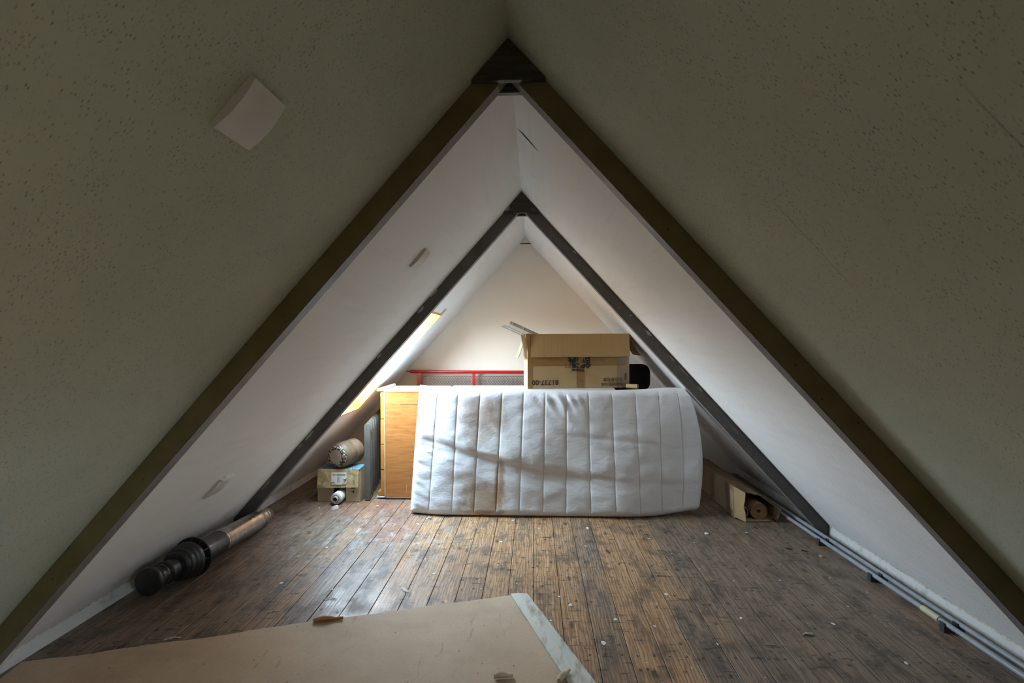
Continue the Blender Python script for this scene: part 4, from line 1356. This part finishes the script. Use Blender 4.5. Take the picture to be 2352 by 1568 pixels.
lflap([(1.384, 3.474, 0.012), (1.434, 3.405, 0.002), (1.431, 3.41, 0.06), (1.424, 3.418, 0.10), (1.430, 3.412, 0.150), (1.432, 3.41, 0.196), (1.382, 3.474, 0.222)], 'side_flap', 'card')
lflap([(1.40, 3.474, 0.003), (1.435, 3.408, 0.002), (1.50, 3.405, 0.004), (1.585, 3.415, 0.003), (1.60, 3.42, 0.006), (1.60, 3.474, 0.003)], 'bottom_flap', 'card_pale')
lflap([(1.645, 3.474, 0.003), (1.648, 3.42, 0.0), (1.640, 3.414, 0.018), (1.655, 3.41, 0.042), (1.672, 3.414, 0.086), (1.662, 3.474, 0.088)], 'side_flap', 'card_dull')
lflap([(1.387, 3.474, 0.214), (1.396, 3.452, 0.236), (1.410, 3.455, 0.205), (1.44, 3.45, 0.190), (1.47, 3.447, 0.184), (1.50, 3.46, 0.177), (1.50, 3.474, 0.180)], 'torn_edge', 'card_dull')
MB().box((1.3840, 3.50, 0.05), (1.3848, 3.56, 0.175)).build('pale_sticker', 'card_pale', lb)


def roll(name, label, c, r, mat, y_a, y_b, rings):
    root = thing(name, label, 'roll', (c[0], (y_a + y_b) / 2, c[1] - r))
    m_ = axis_mtx((c[0], y_a, c[1]), (c[0], y_b, c[1]))
    prof_ = [(0.012, 0.10), (0.012, 0.004)]
    rad = 0.013
    for i in range(rings):
        r2 = 0.013 + (r - 0.013) * (i + 1) / rings
        prof_ += [(rad + 0.0006, 0.002 + 0.004 * (i % 2)), (r2 - 0.0012, 0.001 + 0.004 * (i % 2)), (r2 - 0.0004, 0.006)]
        rad = r2
    prof_ += [(r, 0.006), (r, y_b - y_a)]
    MB().lathe(prof_, m_, 36, False).build('wound_sheet', mat, root, smooth=True)
    MB().lathe([(0.0119, 0.05), (0.0119, 0.052)], m_, 20).build('core', 'dark', root)
    return root


roll('wallpaper_roll', 'brown wallpaper roll inside the long carton', (1.533, 0.0625), 0.056, 'roll_brown', 3.435, 4.3, 7)
g_ = thing('paper_tube', 'pale grey hollow paper tube inside the long carton', 'tube', (1.433, 3.9, 0.006))
MB().lathe([(0.034, 0.6), (0.034, 0.002), (0.037, 0.0), (0.040, 0.004), (0.041, 0.008), (0.041, 0.6)], axis_mtx((1.433, 3.46, 0.0475), (1.433, 4.2, 0.0475)), 32, False).build('tube_wall', 'roll_grey', g_, smooth=True)

# ================================================================== HEATING PIPES


def pipe_x(k, y):
    return (1.750 if k == 0 else 1.803) - 0.025 * (max(y, 1.8) - 1.8)


for k in (0, 1):
    root = thing('heating_pipe', ('grey heating pipe with a cream sleeve, along the right skirting',
                                  'plain grey heating pipe tight against the right skirting')[k], 'pipe', (1.76 + 0.05 * k, 2.0, 0.02))
    MB().tube([(pipe_x(k, y), y, 0.034) for y in (-1.6, 0, 1.8, 3.0, 4.55)], 0.0105, 14).build('pipe', 'pipe', root, smooth=True)
    if k == 0:
        MB().tube([(pipe_x(0, 2.195), 2.195, 0.034), (pipe_x(0, 2.285), 2.285, 0.034)], 0.0135, 16).build('sleeve', 'sleeve', root, smooth=True)
for i, (y, lab) in enumerate(((3.043, 'dark pipe clip beside the foot of the chipped truss'), (2.603, 'dark pipe clip on bare pipe midway between the trusses'), (2.166, 'dark pipe clip beside the cream sleeve'))):
    c_ = thing('pipe_clip', lab, 'clip', (pipe_x(0.5, y), y, 0.0), 'pipe clips')
    for k in (0, 1):
        x = pipe_x(k, y)
        MB().prism([(x - 0.016, 0.0), (x + 0.016, 0.0), (x + 0.016, 0.040), (x + 0.0115, 0.040), (x + 0.0115, 0.023), (x - 0.0115, 0.023), (x - 0.0115, 0.040), (x - 0.016, 0.040)], y - 0.012, y + 0.012).build('saddle', 'clip', c_)
    MB().box((pipe_x(0, y) - 0.012, y - 0.010, 0.0), (pipe_x(1, y) + 0.012, y + 0.010, 0.008)).build('base', 'clip', c_)

# ================================================================== BITS ON THE FLOOR


def scrap(name, mat, c, size, seed, label, cat, group=None, h=0.004, flat=True, ang=None, asp=1.0, n_=9):
    rr_ = random.Random(seed)
    ang = rr_.uniform(0, 6.28) if ang is None else ang
    pts_ = []
    for i in range(n_):
        a = 2 * math.pi * i / n_
        r_ = rr_.uniform(0.6, 1.15)
        x, y = size * r_ * math.cos(a), size * asp * r_ * math.sin(a)
        pts_.append((c[0] + x * math.cos(ang) - y * math.sin(ang), c[1] + x * math.sin(ang) + y * math.cos(ang)))
    vv = [(x, y, 0.0004) for x, y in pts_]
    vv += [(c[0] + (x - c[0]) * 0.8, c[1] + (y - c[1]) * 0.8, h * rr_.uniform(0.5, 1.0)) for x, y in pts_]
    vv.append((c[0], c[1], h * 0.9))
    ff = [tuple(range(n_ - 1, -1, -1))]
    for i in range(n_):
        j = (i + 1) % n_
        ff += [(i, j, j + n_, i + n_), (i + n_, j + n_, 2 * n_)]
    return MB().add(vv, ff).build(name, mat, None, label, cat, group)


scrap('paper_scrap', 'paper', (-0.651, 2.425), 0.050, 1, 'long torn white paper scrap on the planks behind the hardboard sheet', 'scrap', ang=-0.9, asp=0.22, h=0.004)
scrap('plaster_lump', 'plaster', (-1.482, 3.575), 0.028, 2, 'white plaster lump in front of the paper roll', 'plaster', ang=0.8, asp=0.6, h=0.028)
scrap('plaster_crumb', 'plaster', (0.164, 2.313), 0.020, 3, 'white plaster crumb beside the taped corner of the hardboard', 'plaster', h=0.005, asp=0.5)
scrap('plaster_smear', 'plaster', (0.277, 2.035), 0.017, 4, 'flattened white plaster smear on the planks beside the hardboard', 'plaster', h=0.0007, asp=0.7)
scrap('dust_clump', 'chip', (1.15, 2.121), 0.024, 5, 'grey dust clump on the planks near the heating pipes', 'dust', h=0.008, asp=0.4, ang=0)
scrap('fluff_tuft', 'plaster', (0.347, 3.261), 0.018, 6, 'white fluff tuft in front of the mattress', 'fluff', h=0.006, asp=0.5)
scrap('dark_flake', 'dark', (1.505, 2.98), 0.024, 7, 'dark curled flake on the planks by the pipes', 'flake', 'dark flakes by the pipes', ang=-0.3, asp=0.35, h=0.005)
scrap('dark_flake', 'dark', (1.575, 2.955), 0.022, 8, 'dark curled flake on the planks by the pipes', 'flake', 'dark flakes by the pipes', ang=-0.6, asp=0.4, h=0.005)
scrap('green_white_scrap', 'sleeve', (1.635, 2.885), 0.016, 9, 'small pale wrapper scrap beside the dark flakes', 'scrap', h=0.006, asp=0.5)
bt_ = thing('plastic_cap', 'small round white plastic cap on the planks near the mattress', 'cap', (1.095, 3.191, 0.0))
MB().lathe([(0.012, 0.0), (0.0125, 0.002), (0.0125, 0.006), (0.010, 0.007)], Matrix.Translation((1.095, 3.191, 0)), 20).build('rim', 'cord', bt_, smooth=True)
MB().lathe([(0.006, 0.0068), (0.006, 0.0078)], Matrix.Translation((1.095, 3.191, 0)), 14).build('centre_boss', 'paper', bt_)
nl_ = thing('bolt', 'short steel bolt lying on the planks', 'bolt', (0.666, 2.62, 0.0))
MB().lathe([(0.0025, 0.0), (0.0025, 0.045)], axis_mtx((0.644, 2.62, 0.0035), (0.70, 2.622, 0.0035)), 10).build('shank', 'zinc', nl_)
MB().lathe([(0.0045, 0.0), (0.0045, 0.004)], axis_mtx((0.640, 2.62, 0.0045), (0.70, 2.622, 0.0045)), 10).build('head', 'zinc', nl_)
for i, (x, y, dx, dy) in enumerate(((-1.55, 1.98, 0.06, 0.02), (-1.42, 1.93, 0.015, 0.05), (-1.62, 1.93, 0.05, 0.015), (-1.02, 2.32, 0.06, 0.01), (-1.23, 2.20, 0.05, 0.015), (-1.75, 1.88, 0.05, 0.012))):
    MB().tube([(x, y, 0.0025), (x + dx * 0.4, y + dy * 0.6 + 0.008, 0.004), (x + dx, y + dy, 0.0025)], 0.0016, 6).build('thread_scrap', 'paper', None, 'thin curled white strand on the dark planks by the left skirting', 'strand', 'strands on the dark planks')
# specks of plaster that can be told apart
SPK = [(-0.50, 2.98), (-0.36, 2.90), (-0.63, 2.78), (-0.55, 2.60), (-0.41, 2.72), (-0.44, 3.20), (-0.20, 3.02), (-0.06, 2.62), (-0.10, 2.52), (0.07, 2.66), (0.02, 3.25), (0.25, 2.62),
       (0.30, 2.98), (0.44, 3.22), (0.52, 3.02), (0.60, 3.30), (0.72, 3.10), (0.80, 2.90), (0.86, 3.30), (0.98, 3.05), (0.90, 2.70), (0.72, 2.75), (1.02, 2.58), (1.15, 2.82), (1.26, 2.60), (1.20, 3.30),
       (1.30, 2.98), (0.418, 1.91), (0.594, 1.891), (0.077, 2.178), (0.36, 2.20), (0.52, 2.16), (0.75, 2.05), (0.92, 2.24), (1.30, 2.20), (1.45, 2.35), (1.42, 1.95), (0.85, 1.85), (-1.20, 3.40), (-1.32, 3.30),
       (-1.42, 3.44), (-1.55, 3.48), (-1.60, 3.60), (-1.12, 3.15), (-1.25, 2.92), (-1.38, 2.80), (-1.05, 2.72), (-0.92, 3.02), (-0.80, 3.30), (-0.72, 3.12), (-0.30, 3.32), (-0.86, 2.52), (-1.02, 2.42), (-1.30, 2.48),
       (1.62, 2.48), (1.52, 2.62), (1.36, 3.22), (0.12, 2.40), (-0.28, 2.46), (-1.18, 3.66), (-1.40, 3.58), (-1.35, 3.70), (-0.02, 3.10), (0.63, 2.44)]
for i, (x, y) in enumerate(SPK):
    rr = random.Random(100 + i)
    s = rr.choice((0.0045, 0.006, 0.008, 0.011))
    scrap('plaster_speck', 'plaster', (x + rr.uniform(-0.01, 0.01), y + rr.uniform(-0.01, 0.01)), s, 200 + i, 'tiny white plaster speck scattered on the floor planks', 'speck', 'plaster specks on the planks', h=0.0014, asp=rr.uniform(0.35, 0.9), n_=6)
for i, (x, y) in enumerate(((-0.74, 3.40), (-0.15, 3.375))):
    scrap('fluff_tuft', 'plaster', (x, y), 0.022, 300 + i, 'grey-white fluff tuft under the front edge of the mattress', 'fluff', 'fluff under the mattress', h=0.008, asp=0.4, ang=0.2)
